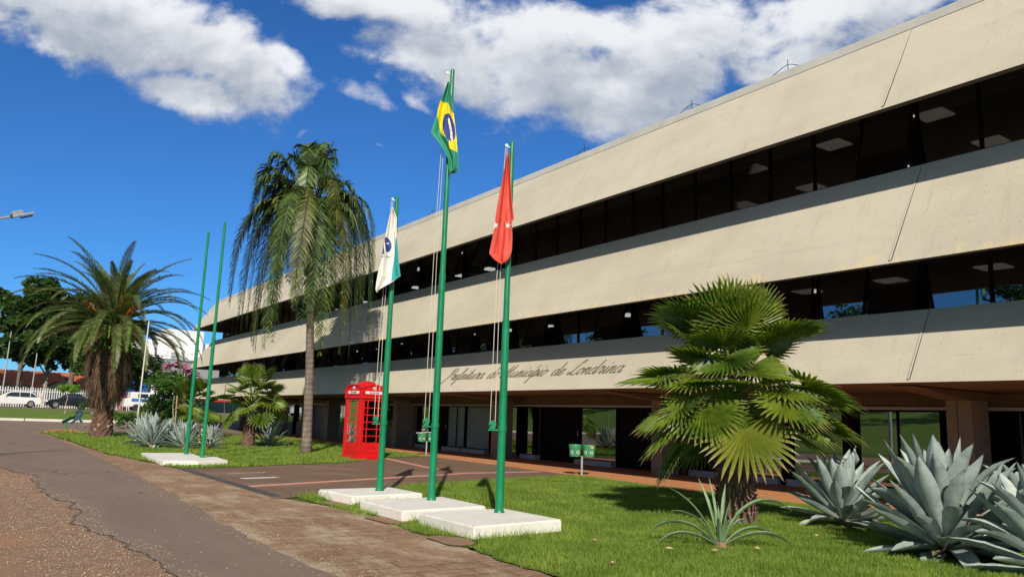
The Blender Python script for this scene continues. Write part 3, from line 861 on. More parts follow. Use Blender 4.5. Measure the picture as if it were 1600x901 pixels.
# ground floor: columns with drop beams
CY = [7.66 + 8.44 * i for i in range(-3, 7)]
for i, yc in enumerate(CY):
    mb = MB(); w_ = .50 if i == 3 else .42
    mb.box(16.3, yc, 0, 16.98, yc + w_, 2.10)
    if i == 3: mb.box(16.295, yc + .27, 0.0, 16.30, yc + .285, 2.09, 1)
    mb.build('column', ['column_paint', 'joint_dark'], hall, loc=BL)
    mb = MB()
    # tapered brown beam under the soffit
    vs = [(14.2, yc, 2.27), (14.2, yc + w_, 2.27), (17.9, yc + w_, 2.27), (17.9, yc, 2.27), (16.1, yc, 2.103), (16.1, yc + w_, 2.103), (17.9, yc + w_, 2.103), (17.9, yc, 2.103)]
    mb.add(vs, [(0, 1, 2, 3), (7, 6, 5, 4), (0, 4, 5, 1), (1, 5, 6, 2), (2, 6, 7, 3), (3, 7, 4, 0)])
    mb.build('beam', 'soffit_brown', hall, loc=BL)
mb = MB(); mb.box(17.45, BY0 + 3, 2.0, 17.8, BY1 - 4.4, 2.285)
mb.build('header', 'soffit_brown', hall, loc=BL)
mb = MB(); mb.box(17.40, BY0 + 3, 1.93, 17.45, BY1 - 4.4, 2.0)
mb.build('header_rail', 'sill_white', hall, loc=BL)


def shop_window(y0, y1, posts=(), sill=.2, panel='shop_glass', knee=None):
    mb = MB(); t = 1.93
    mb.box(17.57, y0, sill, 17.63, y0 + .05, t); mb.box(17.57, y1 - .05, sill, 17.63, y1, t)
    mb.box(17.57, y0 + .05, t - .04, 17.63, y1 - .05, t)
    for p in posts: mb.box(17.57, p - .025, sill, 17.63, p + .025, t - .04)
    wf = mb.build('shop_window', 'black_frame', hall, loc=BL)
    gb = MB(); gb.box(17.597, y0 + .05, sill, 17.603, y1 - .05, t - .04); gb.build('pane', panel, wf)
    sb = MB()
    if knee: sb.box(17.5, y0, 0.0, 17.56, y1, sill); sb.build('knee_wall', 'wall_beige', wf)
    else: sb.box(17.32, y0, 0.0, 17.56, y1, sill - .03); sb.build('sill', 'sill_white', wf)


def dark_door(y0, y1, frame=False):
    mb = MB(); mb.box(17.62, y0 + .04, 0.012, 17.68, y1 - .04, 1.93)
    dr = mb.build('door', 'door_dark' if frame else 'black_frame', hall, loc=BL)
    fb = MB(); fb.box(17.56, y0, 0.012, 17.66, y0 + .04, 1.93); fb.box(17.56, y1 - .04, 0.012, 17.66, y1, 1.93)
    fb.build('door_frame', 'wall_beige' if frame else 'black_frame', dr)
    hb = MB(); hb.tube([(17.60, y0 + .14, .95), (17.57, y0 + .14, .95), (17.57, y0 + .14, 1.1), (17.60, y0 + .14, 1.1)], .012, 6); hb.build('handle', 'grey_metal', dr)


for a in ((8.9, 10.9, (9.9,)), (11.25, 12.75, ()), (13.0, 16.05, (14.6,)), (19.4, 21.27, ()), (23.54, 24.5, ()), (25.1, 25.55, ()), (31.75, 33.0, ())): shop_window(*a)
shop_window(27.03, 28.9, (), .2, 'frosted'); shop_window(29.0, 30.5, (29.7,), .2, 'frosted')
shop_window(35.0, 41.3, (37, 39), .85, 'shop_glass', True); shop_window(42.0, 43.1, (), .85, 'shop_glass', True)
shop_window(49.0, 49.8, (), .85, 'shop_glass', True); shop_window(50.6, 57.2, (52.5, 54.6), .85, 'shop_glass', True)
for a in ((16.6, 17.0), (17.83, 19.4), (21.27, 23.54), (30.5, 31.75), (6.0, 7.3)): dark_door(*a)
dark_door(45.48, 47.4, True)
for (a, b) in ((43.1, 45.48), (47.4, 49.0), (33.6, 35.0)): mb = MB(); mb.box(17.5, a, 0.01, 17.7, b, 1.93); mb.build('wall', 'wall_beige', hall, loc=BL)
for (a, b) in ((10.92, 11.22), (12.77, 12.98)): mb = MB(); mb.box(17.45, a, 0.01, 17.8, b, 1.93); mb.build('frame_post', 'black_frame', hall, loc=BL)
for j in range(6): shop_window(7.66 - 8.44 - 8.44 * (j // 3) + .6 + 2.6 * (j % 3) - (0), 7.66 - 8.44 - 8.44 * (j // 3) + .6 + 2.6 * (j % 3) + 2.4)
mb = MB(); mb.box(17.0, BY1 - 4.5, 0, BX1 - 4.4, BY1 - 4.3, 2.285); mb.build('end_wall', 'wall_beige', hall, loc=BL)

# handwriting on the lowest band
GL = {
 'a': (1.2, [[(.9, .85), (.55, 1), (.15, .75), (.05, .3), (.3, 0), (.65, .25), (.92, 1.0), (.85, .3), (1.0, 0), (1.3, .25)]]),
 'd': (1.2, [[(.85, .8), (.5, 1), (.12, .7), (.05, .25), (.3, 0), (.65, .3), (.98, 2.1), (.85, .3), (1.0, 0), (1.3, .25)]]),
 'e': (.85, [[(0, .2), (.45, .5), (.72, .85), (.48, 1), (.15, .7), (.1, .25), (.4, 0), (.9, .3)]]),
 'f': (.75, [[(0, .2), (.5, 1.2), (.62, 2.0), (.42, 2.1), (.3, 1.2), (.2, -.5), (.02, -1.0), (.0, -.6), (.4, .0), (.8, .3)]]),
 'i': (.7, [[(0, .25), (.35, 1), (.25, .25), (.45, 0), (.75, .25)], [(.42, 1.4), (.46, 1.58)]]),
 'j': (.7, [[(0, .25), (.35, 1), (.25, .25), (.45, 0), (.75, .25)], [(.40, 1.4), (.72, 1.85)]]),
 't': (.75, [[(0, .25), (.45, 1.8), (.3, .3), (.5, 0), (.8, .25)], [(.1, 1.15), (.75, 1.22)]]),
 'u': (1.3, [[(0, .3), (.25, 1), (.2, .3), (.4, 0), (.75, .3), (.95, 1), (.9, .3), (1.05, 0), (1.35, .25)]]),
 'r': (.95, [[(0, .25), (.3, 1.15), (.42, .9), (.75, .95), (.62, .3), (.75, 0), (1.0, .25)]]),
 'n': (1.1, [[(0, .3), (.25, 1), (.15, 0)], [(.15, .2), (.55, 1), (.75, .8), (.65, .2), (.85, 0), (1.15, .25)]]),
 'c': (.75, [[(.7, .8), (.5, 1), (.15, .7), (.08, .3), (.35, 0), (.8, .25)]]),
 'p': (1.0, [[(0, .3), (.3, 1.2), (.05, -1.1)], [(.15, .3), (.55, 1.0), (.8, .7), (.7, .2), (.4, 0), (.2, .1)], [(.6, .05), (1.05, .25)]]),
 'o': (.95, [[(.55, 1), (.15, .75), (.08, .3), (.35, 0), (.7, .3), (.75, .75), (.55, 1), (.62, .8), (.98, .8)]]),
 'P': (1.2, [[(.55, 2.0), (.3, .6), (-.2, -.9)], [(-.1, 1.5), (.3, 2.1), (.9, 2.2), (1.2, 1.8), (.9, 1.2), (.4, 1.0)]]),
 'M': (1.75, [[(-.45, .45), (-.25, .05), (.1, .5), (.6, 2.0)], [(.6, 2.1), (.6, .0)], [(.6, .0), (1.35, 2.1)], [(1.35, 2.1), (1.25, .3), (1.4, 0), (1.75, .25)]]),
 'L': (1.25, [[(.95, 1.7), (1.15, 2.1), (.85, 2.2), (.55, 1.5), (.35, .5), (0, .05), (-.35, .2), (-.1, .4), (.4, .1), (.9, 0), (1.3, .3)]]),
 ' ': (1.15, [])}


def spline(p, k=6):
    if len(p) < 3: return [Vector(p[0]).lerp(Vector(p[-1]), i / k) for i in range(k + 1)]
    q = [p[0]] + list(p) + [p[-1]]; out = []
    for i in range(1, len(q) - 2):
        a, b, c, d = [Vector(v) for v in q[i - 1:i + 3]]
        for s in range(k):
            t = s / k; out.append(.5 * ((2 * b) + (-a + c) * t + (2 * a - 5 * b + 4 * c - d) * t * t + (-a + 3 * b - 3 * c + d) * t ** 3))
    out.append(Vector(p[-1])); return out


def lettering():
    text = 'Prefeitura do Municjpio de Londrina'
    tot = sum(GL[c][0] for c in text); yl, yr = 24.2, 15.07; sc = (yl - yr) / tot; xh = .185; base = 2.72
    mb = MB(); pen = 0
    for c in text:
        adv, strokes = GL[c]
        for st in strokes:
            pts = spline(st); vs = []; fs = []
            for i, p in enumerate(pts):
                d = (pts[min(i + 1, len(pts) - 1)] - pts[max(i - 1, 0)]); d.normalize()
                wdt = .030 + .062 * max(0, -d.y)
                n = Vector((-d.y, d.x)) * wdt
                for s_ in (-1, 1):
                    q = p + n * s_ * .9
                    Y = yl - (pen + q.x + .52 * q.y) * sc; Z = base + q.y * xh
                    X = BX0 + .417 + (Z - 2.34) * (1.24 - .417) / (3.68 - 2.34) - .012
                    vs.append((X, Y, Z)); 
                    vs.append((X + .02, Y, Z))
                if i:
                    a = 4 * (i - 1); b = 4 * i
                    fs += [(a, b, b + 2, a + 2), (a + 1, a + 3, b + 3, b + 1), (a, a + 1, b + 1, b), (a + 2, b + 2, b + 3, a + 3)]
            mb.add(vs, fs)
        pen += adv
    mb.build('lettering', 'letter_brown', hall, loc=BL)


lettering()
# little lightning rods and cable on the roof edge
for yy in (10.3, 13.2, 17.5, 21.8, 27, 33):
    mb = MB(); mb.tube([(14.42, yy, 9.40), (14.42, yy, 9.72)], .008, 5); mb.tube([(14.42, yy - .35, 9.44), (14.42, yy - .12, 9.56), (14.42, yy, 9.60), (14.42, yy + .15, 9.57), (14.42, yy + .5, 9.44)], .008, 5)
    mb.build('lightning_rod', 'dark_metal', hall, loc=BL)

# ------------------------------------------------------------ flagpoles, slabs, flags
IR = Vector((.823, -.568, 0)).normalized()       # sideways direction in which the winches stick out


def rot_box(mb, c, d, L, w_, h, mi=0):
    d = Vector((d.x, d.y, 0)).normalized(); n = Vector((-d.y, d.x, 0)); c = Vector(c)
    p = [c - d * L / 2 - n * w_ / 2, c + d * L / 2 - n * w_ / 2, c + d * L / 2 + n * w_ / 2, c - d * L / 2 + n * w_ / 2]
    mb.prism([(q.x, q.y) for q in p], c.z - h / 2, c.z + h / 2, mi)


def flagpole(x, y, z0, ztop, label, winch=1.28, r0=.058, r1=.034, rope_to=None, group='green flagpoles'):
    t = empty('flagpole', (x, y, z0), label, 'flagpole', group)
    H = ztop - z0
    mb = MB(); zs = [0, H * .52, H * .52 + .01, H]
    mb.tube([(0, 0, 0), (0, 0, H * .5), (0, 0, H * .502), (0, 0, H)], [r0, r0 * .9, r0 * .76, r1], 16)
    mb.tube([(0, 0, H - .005), (0, 0, H + .02)], [r1, r1 * .6], 12)
    mb.build('pole', 'green_paint', t, smooth=False)
    mb = MB(); mb.tube([(0, 0, 0), (0, 0, .03)], [r0 * 1.35, r0 * 1.1], 16); mb.build('collar', 'green_paint', t)
    if winch:
        zc = winch - z0
        mb = MB()
        mb.tube([(0, 0, zc - .035), (0, 0, zc + .035)], r0 * 1.12, 16)
        rot_box(mb, -IR * .11 + Vector((0, 0, zc - .02)), IR, .17, .05, .02)
        br = mb.build('bracket', 'green_paint', t)
        mb = MB()
        c = -IR * .135 + Vector((0, 0, zc + .06)); nn = Vector((-IR.y, IR.x, 0))
        mb.tube([c - nn * .025, c + nn * .025], .052, 12)
        rot_box(mb, c - Vector((0, 0, .03)), IR, .075, .07, .07)
        mb.tube([c - nn * .05, c - nn * .05 - IR * .03, c - nn * .09 - IR * .03], .008, 6)
        mb.build('winch', 'green_paint', br)
        mb = MB(); zt = H - .08
        mb.tube([(0, 0, zt), -IR * .08 + Vector((0, 0, zt + .02))], .010, 6)
        mb.tube([-IR * .08 + Vector((0, 0, zt + .04)) - nn * .008, -IR * .08 + Vector((0, 0, zt + .04)) + nn * .008], .022, 8)
        mb.build('pulley', 'galvanized', t)
        mb = MB()
        for s in (-.035, .035):
            a = c + IR * s; b = -IR * (.085 - s * .35) + Vector((0, 0, zt)); mdl = (a + b) / 2 - IR * .02
            mb.tube([a, a.lerp(mdl, .5), mdl, mdl.lerp(b, .5), b], .0045, 5)
        mb.build('halyard', 'rope', t)
    return t


flagpole(6.114, 9.091, .16, 5.42, 'green steel flagpole carrying the red flag')
flagpole(6.014, 10.818, .16, 7.16, 'tall green steel flagpole carrying the green and yellow flag')
flagpole(5.904, 12.438, .16, 5.30, 'green steel flagpole in front of the phone booth, carrying the white and teal flag')
flagpole(5.314, 24.134, .12, 6.66, 'bare green flagpole without flag on the distant double slab, left one of the pair', winch=None, r0=.055, r1=.035)
flagpole(5.378, 22.519, .12, 6.66, 'bare green flagpole without flag on the distant double slab, right one of the pair', winch=None, r0=.055, r1=.035)


def slab(pts, z1, label):
    bm = bmesh.new()
    lo = [bm.verts.new((x, y, -.05)) for x, y in pts]; hi = [bm.verts.new((x, y, z1)) for x, y in pts]; n = len(pts)
    bm.faces.new(list(reversed(lo))); bm.faces.new(hi)
    for i in range(n): bm.faces.new((lo[i], lo[(i + 1) % n], hi[(i + 1) % n], hi[i]))
    bmesh.ops.bevel(bm, geom=[e for e in bm.edges if all(v.co.z > 0 for v in e.verts) or abs(e.verts[0].co.z - e.verts[1].co.z) > .05], offset=.018, segments=2, affect='EDGES')
    bmesh.ops.recalc_face_normals(bm, faces=bm.faces)
    me = bpy.data.meshes.new('concrete_slab'); bm.to_mesh(me); bm.free(); me.materials.append(MATS['slab_white'])
    o = bpy.data.objects.new('concrete_slab', me); COL.objects.link(o); tag(o, label, 'concrete slab', 'white concrete bases of the flagpoles')


slab([(5.05, 8.02), (6.50, 8.20), (6.45, 9.50), (5.05, 9.42)], .16, 'thick white painted concrete slab under the pole with the red flag')
slab([(4.97, 9.72), (6.40, 9.86), (6.44, 11.22), (4.96, 11.1)], .155, 'white painted concrete slab under the tallest pole, between two other slabs')
slab([(5.12, 11.75), (6.42, 11.85), (6.38, 13.0), (5.0, 12.9)], .15, 'white painted concrete slab under the pole with the white and teal flag')
slab([(4.15, 21.2), (4.9, 20.9), (5.75, 21.3), (5.85, 22.85), (5.45, 23.3), (5.6, 24.9), (4.25, 24.9), (4.15, 23.2)], .12, 'long low white slab under the two bare flagpoles')


def pip(p, poly): return inside(p[0], p[1], poly)


def flag(name, rows, polys, base, mats, label, cx, cy, folds, ncol=54, nrow=110, px=.009, ox=0, group='hanging flags'):
    """cloth hanging from its top corner. rows: (v, left, right) outline measured in cloth pixels; polys: coloured shapes of the printed design in the same units"""
    mb = MB(); vs = []; fs = []; mi = []
    v0, v1 = rows[0][0], rows[-1][0]
    V = [r[0] for r in rows]; Lf = [r[1] for r in rows]; Rt = [r[2] for r in rows]
    P = []
    for i in range(nrow + 1):
        v = v0 + (v1 - v0) * i / nrow; l = np.interp(v, V, Lf); r = np.interp(v, V, Rt)
        for j in range(ncol + 1):
            s = j / ncol; u = l + (r - l) * s
            dep = 0
            for (f, a, ph, sl) in folds: dep += a * math.sin(2 * math.pi * (f * s + sl * i / nrow) + ph) * min(1, (r - l) / 25)
            P.append((u, v)); q = IR * ((u - ox) * px)
            n = Vector((-IR.y, IR.x, 0)) * -dep
            vs.append(Vector((cx, cy, 0)) + q + n + Vector((0, 0, -v * px)))
    for i in range(nrow):
        for j in range(ncol):
            a = i * (ncol + 1) + j; fs.append((a, a + ncol + 1, a + ncol + 2, a + 1))
            c = ((P[a][0] + P[a + ncol + 2][0]) / 2, (P[a][1] + P[a + ncol + 2][1]) / 2); k = base
            for (poly, m) in polys:
                if pip(c, poly): k = m
            mi.append(k)
    zt = max(v[2] for v in vs)
    o = Vector((cx, cy, zt)); mb.v = [tuple(v - o) for v in vs]; mb.f = fs; mb.mi = mi; mb.t = [0] * len(vs); mb.e = [0] * len(vs)
    ob = mb.build(name, mats, smooth=True, loc=tuple(o))
    sd_ = ob.modifiers.new('thickness', 'SOLIDIFY'); sd_.thickness = .004
    tag(ob, label, 'flag', group); return ob


def ell(cx, cy, a, b, rot, n=28):
    return [(cx + a * math.cos(t) * math.cos(rot) - b * math.sin(t) * math.sin(rot), cy + a * math.cos(t) * math.sin(rot) + b * math.sin(t) * math.cos(rot)) for t in [2 * math.pi * k / n for k in range(n)]]


def star(cx, cy, r, rot=0):
    return [(cx + (r if k % 2 == 0 else r * .4) * math.sin(rot + k * math.pi / 5), cy - (r if k % 2 == 0 else r * .4) * math.cos(rot + k * math.pi / 5)) for k in range(10)]


# each flag is hung just in front of its pole; cloth units are about 2 mm
PF = .00188
fv = Vector((-.5554, -.8147, 0)).normalized() * -1   # away from the viewer side
def hang(px_, py_): return (px_ - .14 * .56, py_ - .14 * .83)


# red city flag (units: enlarged drawing of the cloth, 1 unit = .0023 m)
x, y = hang(6.114, 9.091)
f3 = flag('red_flag', [(0, -4, 2), (60, -15, 8), (180, -32, 18), (300, -50, 30), (420, -66, 48), (440, -67, 50), (447, -67, 36), (560, -80, 44), (630, -92, 42), (655, -95, 38), (690, -62, 20), (715, -22, -8)],
     [(star(14, 470, 23, .3), 1), (star(-63, 478, 22, -.2), 1)], 0, ['flag_red', 'flag_white'],
     'plain red flag with small white stars hanging limp on the right-hand pole', x, y,
     [(1.0, .05, .4, .3), (2.3, .022, 1.0, -.5), (4.1, .008, 0, .8)], px=.0023, ox=22)
f3.location.z += 5.22
# Brazil flag
x, y = hang(6.014, 10.818)
yel = [(-58, 178), (-48, 166), (-4, 170), (2, 180), (30, 240), (48, 245), (52, 260), (50, 275), (74, 430), (88, 560), (26, 545), (24, 470), (-35, 430), (-50, 400), (-62, 330), (-75, 290), (-72, 220)]
f2 = flag('national_flag', [(0, -6, 2), (40, -16, 10), (100, -34, 20), (180, -62, 36), (280, -84, 50), (350, -100, 62), (410, -118, 70), (430, -112, 74), (500, -50, 84), (560, -8, 92), (620, 24, 98), (690, 30, 106), (715, 36, 90), (730, 42, 52)],
     [(yel, 1), (ell(16, 372, 112, 46, 1.36), 2), ([(8, 300), (20, 305), (40, 380), (54, 470), (50, 478), (36, 470), (26, 390), (8, 320)], 3)], 0,
     ['flag_green', 'flag_yellow', 'flag_blue', 'flag_white'],
     'green flag with yellow diamond and blue disc hanging on the tallest pole', x, y,
     [(1.5, .045, .9, .25), (3.1, .014, 0, -.4)], px=.00216, ox=18)
f2.location.z += 6.90
# white and teal state flag
x, y = hang(5.904, 12.438)
let = []
for k, (w_) in enumerate((9, 6, 7, 6, 8, 6, 7)): let.append([(-62 + k * 10, 417 - k * 1.2), (-62 + k * 10 + w_ - 1, 416 - k * 1.2), (-62 + k * 10 + w_ - 1, 426 - k * 1.2), (-62 + k * 10, 427 - k * 1.2)])
f1 = flag('state_flag', [(0, -4, 4), (40, -14, 18), (90, -24, 40), (190, -40, 46), (260, -52, 52), (350, -62, 66), (450, -72, 80), (560, -86, 100), (580, -88, 106), (600, -90, 78), (640, -94, 28), (680, -95, -40), (700, -94, -72), (715, -88, -80)],
     [([(46, 255), (52, 250), (120, 585), (24, 628), (26, 520)], 1), ([(-44, 262), (-30, 258), (-12, 270), (4, 300), (8, 335), (0, 362), (-16, 378), (-30, 380), (-38, 330), (-45, 290)], 2), (ell(-22, 306, 9, 8, 0), 0), ([(-50, 320), (-40, 400), (-60, 400), (-58, 370)], 2)] + [(l, 3) for l in let], 0,
     ['flag_white', 'flag_teal', 'flag_blue', 'joint_dark'],
     'white flag with blue emblem and teal corner hanging limp in front of the tall palm', x, y,
     [(1.1, .05, .2, .2), (2.7, .018, .5, -.5)], px=.00215, ox=22)
f1.location.z += 5.06

# ------------------------------------------------------------ telephone booth
def booth():
    th = R(8); W = .95; H1 = 2.02
    c = Vector((10.32, 23.5, 0)) + Matrix.Rotation(th, 3, 'Z') @ Vector((W / 2, W / 2, 0))
    t = empty('telephone_booth', (c.x, c.y, 0), 'bright red British style telephone booth with domed roof standing by the paved forecourt', 'phone booth', rz=th)
    h = W / 2
    mb = MB()
    mb.bbox((0, 0, .05), W + .06, W + .06, .10, bev=.012)
    mb.build('plinth', 'red_paint', t)
    mb = MB()
    for sx in (-1, 1):
        for sy in (-1, 1): mb.bbox((sx * (h - .055), sy * (h - .055), 1.03), .11, .11, 1.88, bev=.015)
    mb.build('corner_post', 'red_paint', t)
    for s in range(4):
        ang = s * math.pi / 2; m = Matrix.Rotation(ang, 4, 'Z')
        def bx(mb, x0, z0, x1, z1, d0, d1, mi=0):     # on the -Y face: d measured outward
            vs = [(x0, -h + .03 - d0, z0), (x1, -h + .03 - d0, z0), (x1, -h + .03 - d0, z1), (x0, -h + .03 - d0, z1), (x0, -h + .03 - d1, z0), (x1, -h + .03 - d1, z0), (x1, -h + .03 - d1, z1), (x0, -h + .03 - d1, z1)]
            mb.add([m @ Vector(v) for v in vs], [(0, 1, 2, 3), (7, 6, 5, 4), (0, 4, 5, 1), (1, 5, 6, 2), (2, 6, 7, 3), (3, 7, 4, 0)], mi)
        mb = MB()
        a = h - .11
        bx(mb, -a, .10, a, .52, 0, .018)                # lower panel
        for (x0, z0, x1, z1) in ((-.24, .22, .24, .24), (-.24, .38, .24, .40), (-.24, .24, -.22, .38), (.22, .24, .24, .38)): bx(mb, x0, z0, x1, z1, .018, .03)
        bx(mb, -a, .52, -a + .05, 1.93, 0, .018); bx(mb, a - .05, .52, a, 1.93, 0, .018); bx(mb, -a + .05, 1.86, a - .05, 1.93, 0, .018)
        for k in range(1, 6): bx(mb, -a + .05, .52 + k * .2233 - .014, a - .05, .52 + k * .2233 + .014, .0, .014)
        bx(mb, -a + .05, .52, a - .05, .54, 0, .018)
        for x in (-.195, .195): bx(mb, x - .017, .54, x + .017, 1.86, .0, .0125)
        if s in (0, 3):
            pass
        sp = mb.build('door' if s == 0 else 'side_panel', 'red_paint', t)
        gb = MB(); bx(gb, -a + .05, .54, a - .05, 1.86, .002, .005); gb.build('glazing', 'booth_glass', sp)
        if s == 0:
            hb = MB(); q = m @ Vector((-a + .025, -h - .02, 1.15)); q0 = m @ Vector((-a + .025, -h + .012, 1.15)); hb.tube([q0, q], [.018, .028], 8); hb.build('handle', 'brass', sp)
        # head with arched pediment
        mb = MB()
        n = 16; arc = []
        for k in range(n + 1):
            x = -h - .01 + (2 * h + .02) * k / n; arc.append((x, 2.20 + .19 * math.sqrt(max(0, 1 - (x / (h + .02)) ** 2)) ))
        pts = [(-h - .01, 1.96)] + arc + [(h + .01, 1.96)]
        # front panel sits back, an arched rim frames it
        vs = []; L = len(pts)
        for (x, z) in pts: vs.append(m @ Vector((x * .93, -h + .005, z - .01)))
        mb.add(vs, [tuple(range(L))])
        for k in range(n):
            (xa, za), (xb, zb) = arc[k], arc[k + 1]
            f = lambda x, z, d, s_: m @ Vector((x * s_, -h - d, z + (0 if s_ == 1 else -.035)))
            v8 = [f(xa, za, -.06, 1), f(xb, zb, -.06, 1), f(xb, zb, .03, 1), f(xa, za, .03, 1), f(xa, za, -.06, .93), f(xb, zb, -.06, .93), f(xb, zb, .03, .93), f(xa, za, .03, .93)]
            mb.add(v8, [(0, 1, 2, 3), (7, 6, 5, 4), (3, 2, 6, 7), (0, 4, 5, 1)])
        for sx in (-1, 1):
            x0, x1 = sorted((sx * (h + .01), sx * (h - .05)))
            bx(mb, x0, 1.97, x1, 2.21, .02, .06)
        bx(mb, -h - .02, 1.935, h + .02, 1.985, -.05, .062); bx(mb, -h + .02, 2.035, h - .02, 2.055, .02, .05)
        bx(mb, -h + .0, 1.985, h - .0, 2.0, -.05, .045)
        hd = mb.build('pediment', 'red_paint', t)
        sb = MB(); bx(sb, -.32, 2.085, .32, 2.165, .024, .038); sg = sb.build('sign', 'white_sign', hd)
        # emblem
        eb = MB(); cc = m @ Vector((0, -h - .012, 2.265)); dd = (m.to_3x3() @ Vector((0, -1, 0)))
        eb.tube([cc - dd * .02, cc + dd * .006], .048, 18); eb.tube([cc + dd * .006, cc + dd * .009], .034, 14, 1); 
        eb.build('emblem', ['white_sign', 'galvanized'], hd)
        # small blue word on the sign
        cu = bpy.data.curves.new('word', 'FONT'); cu.body = 'Sercomtel'; cu.size = .085; cu.extrude = .0015; cu.align_x = 'CENTER'; cu.align_y = 'CENTER'; cu.offset = .002
        tmp = bpy.data.objects.new('word', cu); COL.objects.link(tmp)
        dg = bpy.context.evaluated_depsgraph_get(); me = bpy.data.meshes.new_from_object(tmp.evaluated_get(dg))
        bpy.data.objects.remove(tmp)
        me.materials.clear(); me.materials.append(MATS['blue_letter'])
        mt = m @ Matrix.Translation((0, -h + .03 - .0405, 2.127)) @ Matrix.Rotation(math.pi / 2, 4, 'X')
        me.transform(mt); wo = bpy.data.objects.new('sign_word', me); COL.objects.link(wo); wo.parent = sg
    # domed roof
    bm = bmesh.new(); N = 16; grid = {}
    for i in range(N + 1):
        for j in range(N + 1):
            x = (i / N * 2 - 1); y = (j / N * 2 - 1)
            ex = .19 * math.sqrt(max(0, 1 - min(1, abs(x) * (h - .03) / (h + .02)) ** 2)); ey = .19 * math.sqrt(max(0, 1 - min(1, abs(y) * (h - .03) / (h + .02)) ** 2))
            z = 2.20 + ex + ey - .19 + .16 * (1 - x * x) ** 1 * (1 - y * y)
            z = 2.20 + max(ex if abs(y) > .999 else 0, ey if abs(x) > .999 else 0, (ex * ey / .19) + .13 * (1 - x ** 2) * (1 - y ** 2)) if max(abs(x), abs(y)) < .999 else 2.20 + (ex if abs(y) > .999 else ey)
            grid[i, j] = bm.verts.new((x * (h - .01), y * (h - .01), z - .004))
    for i in range(N):
        for j in range(N): bm.faces.new((grid[i, j], grid[i + 1, j], grid[i + 1, j + 1], grid[i, j + 1]))
    me = bpy.data.meshes.new('roof'); bm.to_mesh(me); bm.free(); me.materials.append(MATS['red_paint'])
    for p in me.polygons: p.use_smooth = True
    ro = bpy.data.objects.new('roof', me); COL.objects.link(ro); ro.parent = t
    # telephone inside
    mb = MB(); mb.bbox((0, .34, 1.25), .34, .12, .75, bev=.01); mb.bbox((0, .25, .82), .5, .2, .03, bev=.008); mb.build('telephone', 'dark_metal', t)


booth()

# ------------------------------------------------------------ litter bins


def bin_pair(x, y, rz, label):
    t = empty('litter_bin', (x, y, 0), label, 'litter bin', 'green litter bins on posts', rz)
    mb = MB(); mb.tube([(0, 0, 0), (0, 0, .52)], .028, 10); mb.build('post', 'galvanized', t)
    for s in (-1, 1):
        mb = MB(); r = .17
        mb.tube([(s * .185, 0, .50), (s * .185, 0, .70), (s * .185, 0, .73), (s * .185, 0, .80), (s * .185, 0, .82)], [r * .86, r * .97, r * 1.02, r * 1.03, r * 1.0], 20)
        b = mb.build('bin', 'bin_green', t, smooth=False)
        # recycling mark: three small bent arrows wrapped on the front
        lb = MB()
        for a0 in (-.55, .55):
            for k in range(3):
                for q in range(4):
                    a1 = 2 * math.pi * (k / 3 + q / 16) + .3; a2 = a1 + .36; R0, R1 = .026, .046
                    vs = []
                    for (aa, rr) in ((a1, R0), (a1, R1 + (.012 if q == 3 else 0)), (a2, R1 if q < 3 else .036), (a2, R0 if q < 3 else .034)):
                        u = a0 + rr * math.cos(aa) / .16; z = .615 + rr * math.sin(aa); rr2 = r * .955
                        vs.append((s * .185 + rr2 * math.sin(u), -rr2 * math.cos(u), z))
                    lb.add(vs, [(0, 1, 2, 3)])
        lb.build('recycling_mark', 'white_sign', b)
        if s == 1:
            kb = MB(); rr = r * 1.04
            kb.add([(s * .185 + rr * math.sin(a), -rr * math.cos(a), z) for a, z in ((.35, .72), (.75, .72), (.75, .80), (.35, .80))], [(0, 1, 2, 3)]); kb.build('sticker', 'sticker_orange', b)
    return t


bin_pair(13.75, 16.55, R(-42), 'pair of green litter bins on a post at the lawn edge before the glass doors')
b2 = bin_pair(14.30, 26.3, R(-28), 'far pair of green litter bins right of the phone booth, pale lid ajar')
mb = MB(); rot_box(mb, (-.05, 0, .845), Vector((1, 0, .1)), .62, .3, .012); mb.build('lid', 'white_sign', b2, rot=(0, R(-4), 0))

# ------------------------------------------------------------ palms


